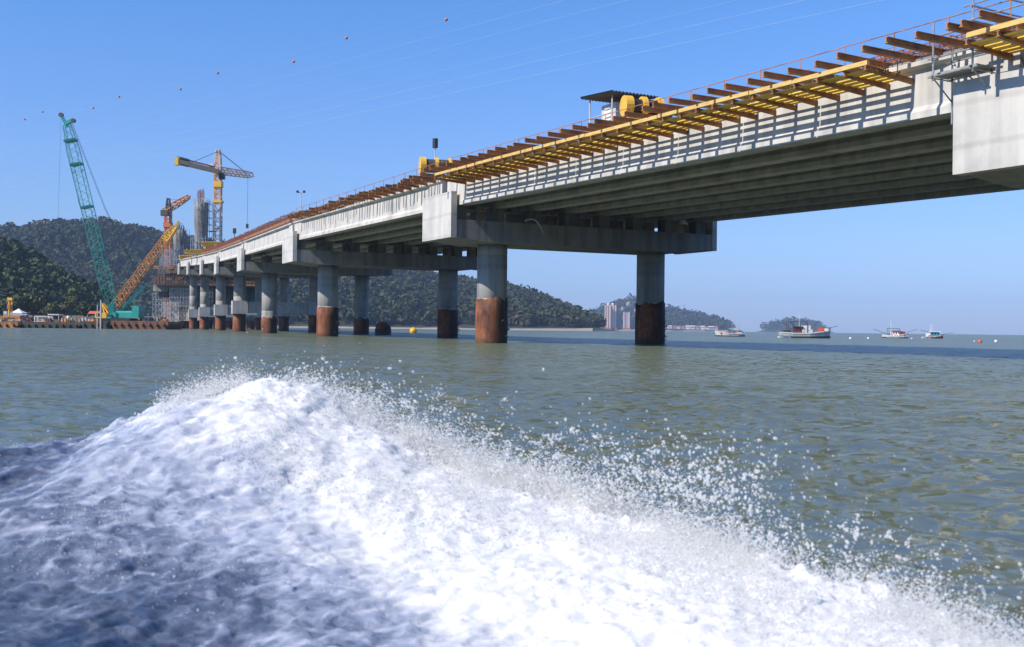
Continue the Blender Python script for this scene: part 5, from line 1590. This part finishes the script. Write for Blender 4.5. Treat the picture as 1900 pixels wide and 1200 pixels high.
for k, (px, h, lb) in enumerate([(1640, 58, 'pale power cable nearest the bridge deck, crossing the sky'), (1497, 58, 'pale power cable second from the bridge deck'), (1370, 58, 'pale power cable third from the bridge deck'), (1165, 58, 'pale power cable fourth from the bridge deck'), (1050, 58, 'pale power cable fifth from the bridge deck, very faint')]):
    q = at(px, 0, 100); Y = (h - 1) / (q.z - 1) * 100; p = at(px, 0, Y)
    mb = MB(); mb.path([p - wd * 90, p, p + wd * 120, p + wd * 250, p + wd * 420], .017 if k < 2 else .012, 4)
    props(mb.build('power_cable', M_WIRE), lb, 'power cable', 'overhead power cables')

# ------------------------------------------------------------------ the wake: breaking bow wave and spray
CX = np.array([-6.0, -3.4, -2.4, -2.0, -1.75, -1.3, -1.05, -0.85, -0.65, -0.4, -0.1, 0.13, 0.44, 0.79, 1.05, 1.35, 1.55, 1.8, 2.4])
CY = np.array([4.4, 4.8, 5.0, 5.2, 5.4, 5.6, 5.6, 5.6, 5.5, 5.35, 5.2, 5.05, 4.7, 4.2, 3.8, 3.4, 3.0, 2.4, 1.6])
CH = np.array([.30, .36, .38, .40, .54, .69, .66, .56, .46, .35, .26, .21, .155, .11, .08, .055, .04, .02, .0])
def crest(x): return np.interp(x, CX, CY), np.interp(x, CX, CH)
def build_wake():
    gx = np.arange(-5.2, 2.9, 0.0115); gy = np.arange(1.7, 7.4, 0.0125)
    X, Y = np.meshgrid(gx, gy, indexing='ij')
    # swirl the domain a little so the breaking lip is ragged
    wx = X + .10 * fbm(X * 1.3, Y * 1.3, X * 0 + 3, 3); wy = Y + .16 * fbm(X * 1.1 + 5, Y * 1.1, X * 0 + 9, 3)
    yc, hc = crest(wx)
    t = wy - yc
    front = np.exp(-(np.minimum(t, 0) / 1.45) ** 2); back = np.exp(-(np.maximum(t, 0) / .38) ** 2)
    prof = front * back
    Z0 = hc * prof
    # foam density: white on the crest's sunny shoulder, running down to the right; clear blue sheet low on the left
    foam = np.exp(-(t + .25) ** 2 / .75) * 1.0
    lx = sstep(-2.7, -1.0, X + .35 * (Y - 4.6))
    low = sstep(-2.3, .45, t + 1.6 * (X + .80))
    foam = -.02 + lx * (.25 + .80 * low) + .30 * sstep(-2.3, -.6, t) * sstep(-2.7, -1.4, X) - .16 * sstep(4.2, 2.6, Y) * sstep(.2, -1.6, X) + .16 * fbm(X * 2.2, Y * 2.2, X * 0 + 4, 4)
    foam = np.clip(foam * sstep(1.1, .35, t) , 0, 1.2)
    # froth relief
    q1 = X * .8 + Y * .6; q2 = -X * .6 + Y * .8
    wq = .5 * fbm(X * 1.6, Y * 1.6, X * 0 + 21, 3)
    lace = (1 - np.abs(noise3(q1 * 3.0 + wq, q2 * 5.5 + wq, X * 0 + 5))) ** 9 + .7 * (1 - np.abs(noise3(q1 * 6.5 + 2 * wq, q2 * 10 - wq, X * 0 + 8))) ** 9
    foam = np.clip(foam + .20 * lace * sstep(-3.4, -2.4, X), 0, 1.2)
    rid = 1 - np.abs(noise3(X * 3.2 + .6 * fbm(X * 2, Y * 2, X * 0, 2), Y * 3.2, X * 0 + 1))
    rel = .036 * fbm(X * 2.0, Y * 2.0, Z0 * 3, 5, 2.1, .5) + .016 * (rid ** 3 - .4) 
    # streaks combed up the face by the moving water
    su = X * .8 + Y * .6; sv = -X * .6 + Y * .8
    fine = .008 * fbm(X * 14, Y * 14, Z0 * 10, 4, 2.0, .6) + .015 * fbm(su * 8 + 1.4 * fbm(X * 2, Y * 2, X * 0 + 6, 2), sv * 19, X * 0 + 3, 4, 2.0, .6)
    act = sstep(.9, -.1, t) * sstep(-3.6, -2.6, t)
    edge_f = sstep(1.75, 2.3, Y) * sstep(2.88, 2.4, X) * sstep(-5.2, -4.3, X)
    Z = (Z0 + (rel + fine) * np.clip(act, 0, 1) * (.9 - .15 * np.clip(foam, 0, 1)) + .035 * act) * edge_f
    Z += -.10 * (1 - edge_f) - .10 * sstep(.35, .8, t)
    # jagged tongues thrown off the lip
    lip = np.exp(-(t / .16) ** 2)
    jag = np.clip(fbm(X * 7.5 + 2, Y * 3.2, X * 0 + 12, 4, 2.1, .6), 0, 1)
    Z += lip * jag * (.05 + .03 * sstep(.5, 1.0, X)) * sstep(-2.6, -1.6, X) * edge_f
    V = np.stack([X + .02 * fbm(X * 9, Y * 9, Z * 9, 2), Y + .03 * fbm(X * 8 + 3, Y * 8, Z * 9, 2), Z], -1).reshape(-1, 3)
    ny = len(gy); i, j = np.meshgrid(np.arange(len(gx) - 1), np.arange(ny - 1), indexing='ij')
    F = np.stack([i * ny + j, (i + 1) * ny + j, (i + 1) * ny + j + 1, i * ny + j + 1], -1).reshape(-1, 4)
    zq = V[:, 2][F].max(1); F = F[zq > -.085]
    o = np_mesh('wake_wave', V, F, M_FOAM, smooth=True, attrs={'foam': np.clip(foam, 0, 1).ravel()})
    props(o, 'white foaming bow wave of the passing boat with a blue glassy flank', 'wave', kind='stuff')
build_wake()

ICO_V = None
def ico():
    p = (1 + 5 ** .5) / 2
    v = np.array([(-1, p, 0), (1, p, 0), (-1, -p, 0), (1, -p, 0), (0, -1, p), (0, 1, p), (0, -1, -p), (0, 1, -p), (p, 0, -1), (p, 0, 1), (-p, 0, -1), (-p, 0, 1)], float)
    v /= np.linalg.norm(v[0])
    f = np.array([(0, 11, 5), (0, 5, 1), (0, 1, 7), (0, 7, 10), (0, 10, 11), (1, 5, 9), (5, 11, 4), (11, 10, 2), (10, 7, 6), (7, 1, 8), (3, 9, 4), (3, 4, 2), (3, 2, 6), (3, 6, 8), (3, 8, 9), (4, 9, 5), (2, 4, 11), (6, 2, 10), (8, 6, 7), (9, 8, 1)])
    return v, f
def octa():
    v = np.array([(1, 0, 0), (-1, 0, 0), (0, 1, 0), (0, -1, 0), (0, 0, 1), (0, 0, -1)], float)
    f = np.array([(0, 2, 4), (2, 1, 4), (1, 3, 4), (3, 0, 4), (2, 0, 5), (1, 2, 5), (3, 1, 5), (0, 3, 5)])
    return v, f
def blobs(name, P, r, shape, rg, stretch, label, vel=None):
    r = np.clip(r, .0006, .0065)
    v, f = shape; n = len(P); k = len(v)
    jit = 1 + (.25 if k < 8 else .12) * rg.normal(size=(n, k, 1))
    W = v[None] * jit * r[:, None, None]
    if vel is not None:
        d = vel / (np.linalg.norm(vel, axis=1)[:, None] + 1e-9)
        W = W + (W @ d[:, :, None]) * d[:, None, :] * stretch[:, None, None]
    V = (W + P[:, None]).reshape(-1, 3)
    F = (f[None] + (np.arange(n) * k)[:, None, None]).reshape(-1, 3)
    o = np_mesh(name, V, F, M_DROP, smooth=True)
    props(o, label, 'spray', kind='stuff')
def build_spray():
    rg = np.random.default_rng(12)
    def throw(n, xs, wts, vmean, vsd, tmax, r0, rsd, tpow=1.0, up=1.0):
        x = rg.choice(xs, size=n, p=np.array(wts) / sum(wts)) + rg.normal(size=n) * .14
        # ragged bursts: cluster start points
        yc, hc = crest(x)
        y = yc + rg.normal(size=n) * .16 - .05; z = np.maximum(hc, .02) * (.8 + .2 * rg.random(n))
        ang = .35 * fbm(x * 4, y * 0, y * 0 + 3, 3)
        v = np.stack([vmean[0] + vsd * rg.normal(size=n) + ang * 1.5, vmean[1] + vsd * rg.normal(size=n), np.abs(vmean[2] * (.6 + .8 * np.clip(.5 + fbm(x * 3.1, y * 0 + 2, y * 0, 3), 0, 1.4)) + .5 * vsd * rg.normal(size=n)) * up], -1)
        t = tmax * rg.random(n) ** tpow
        P = np.stack([x, y, z], -1) + v * t[:, None]; P[:, 2] -= 4.9 * t * t
        vv = v.copy(); vv[:, 2] -= 9.8 * t
        r = r0 * rg.lognormal(0, rsd, n)
        ok = P[:, 2] > .01
        return P[ok], r[ok], vv[ok]
    xs = np.linspace(-1.9, 1.9, 60)
    dens = np.interp(xs, [-1.9, -1.3, -.9, -.4, .2, .8, 1.4, 1.9], [.15, .7, 1.2, 1.6, 1.8, 1.1, .45, .15])
    P, r, v = throw(190000, xs, dens, (.6, .25, 1.05), .38, .42, .0016, .40, 1.4)
    blobs('spray_mist', P, r, octa(), rg, .5 + 0 * r, 'dense cloud of fine white mist thrown off the wave crest', v)
    P, r, v = throw(34000, xs, dens, (.9, .3, 1.3), .55, .50, .0017, .60, 1.1)
    blobs('spray_droplets', P, r, ico(), rg, .5 + .5 * rg.random(len(r)), 'white water drops flying over the wave crest', v)
    # the plume over the foam and sparse far drops
    xp = np.linspace(.45, .85, 12)
    P, r, v = throw(2600, xp, np.ones(12), (.35, .3, 2.5), .42, .50, .0020, .65, .9)
    blobs('spray_droplets', P, r, ico(), rg, .4 + .4 * rg.random(len(r)), 'white plume of splash drops standing above the foam', v)
    xw = np.linspace(-1.6, 1.9, 50)
    P, r, v = throw(1700, xw, np.ones(50), (1.2, .6, 1.4), .8, .55, .0026, .6, .7)
    blobs('spray_droplets', P, r, ico(), rg, .3 + .4 * rg.random(len(r)), 'scattered single water drops in the air above the sea', v)
    xl = np.linspace(-2.3, -1.2, 20)
    P, r, v = throw(1600, xl, np.ones(20), (-.1, .9, .9), .5, .38, .0020, .4, .8)
    blobs('spray_droplets', P, r, octa(), rg, .2 + .3 * rg.random(len(r)), 'fine sparkling drops behind the blue shoulder of the wave', v)
    # torn clumps: tight knots of drops joined into ragged lumps and short threads
    xc = np.linspace(-.9, 1.3, 40)
    P, r, v = throw(330, xc, np.interp(xc, [-.9, -.2, .5, .9, 1.3], [.5, .8, 2.2, 1.2, .6]), (.7, .3, 1.9), .5, .45, 1.0, .5, .9)
    k = 16
    off = rg.normal(size=(len(P), k, 3)) * .007 * r[:, None, None]
    vd = v / np.linalg.norm(v, axis=1)[:, None]
    off += vd[:, None, :] * (rg.normal(size=(len(P), k, 1)) * .014 * r[:, None, None])
    PC = (P[:, None] + off).reshape(-1, 3); vc = np.repeat(v, k, 0)
    blobs('spray_clumps', PC, .0021 * rg.lognormal(0, .55, len(PC)), ico(), rg, .3 + .5 * rg.random(len(PC)), 'ragged white water lumps torn off the wave', vc)
    # froth hovering on the foam
    n = 160000
    x = rg.uniform(-1.7, 2.4, n); yc, hc = crest(x)
    t = -np.abs(rg.normal(size=n)) * .7 + .10
    y = yc + t; z = hc * np.exp(-(np.minimum(t, 0) / 1.45) ** 2) * np.exp(-(np.maximum(t, 0) / .38) ** 2) + .04 + np.abs(rg.normal(size=n)) * .05
    ok = fbm(x * 1.5, y * 1.5, y * 0 + 7, 3) + .5 * sstep(-1.0, .6, x + .6 * t) > .15
    P = np.stack([x, y, z], -1)[ok]; r = .0019 * rg.lognormal(0, .4, len(P))
    blobs('froth', P, r, octa(), rg, 0 * r, 'fine froth hovering on the white foam of the bow wave', None)
build_spray()

# ------------------------------------------------------------------ haze
def haze():
    m = bpy.data.materials.new('haze'); m.use_nodes = True
    N = m.node_tree.nodes; N.remove(N['Principled BSDF'])
    v = N.new('ShaderNodeVolumePrincipled'); v.inputs['Color'].default_value = (.52, .70, 1.0, 1); v.inputs['Density'].default_value = 0.00013
    v.inputs['Anisotropy'].default_value = 0.0
    m.node_tree.links.new(v.outputs[0], N['Material Output'].inputs['Volume'])
    mb = MB(); mb.abox(-6100, 6100, -6100, 6100, -5, 190)
    props(mb.build('haze', m), 'thin pale sea haze in the air over the whole bay', 'haze', kind='stuff')
haze()
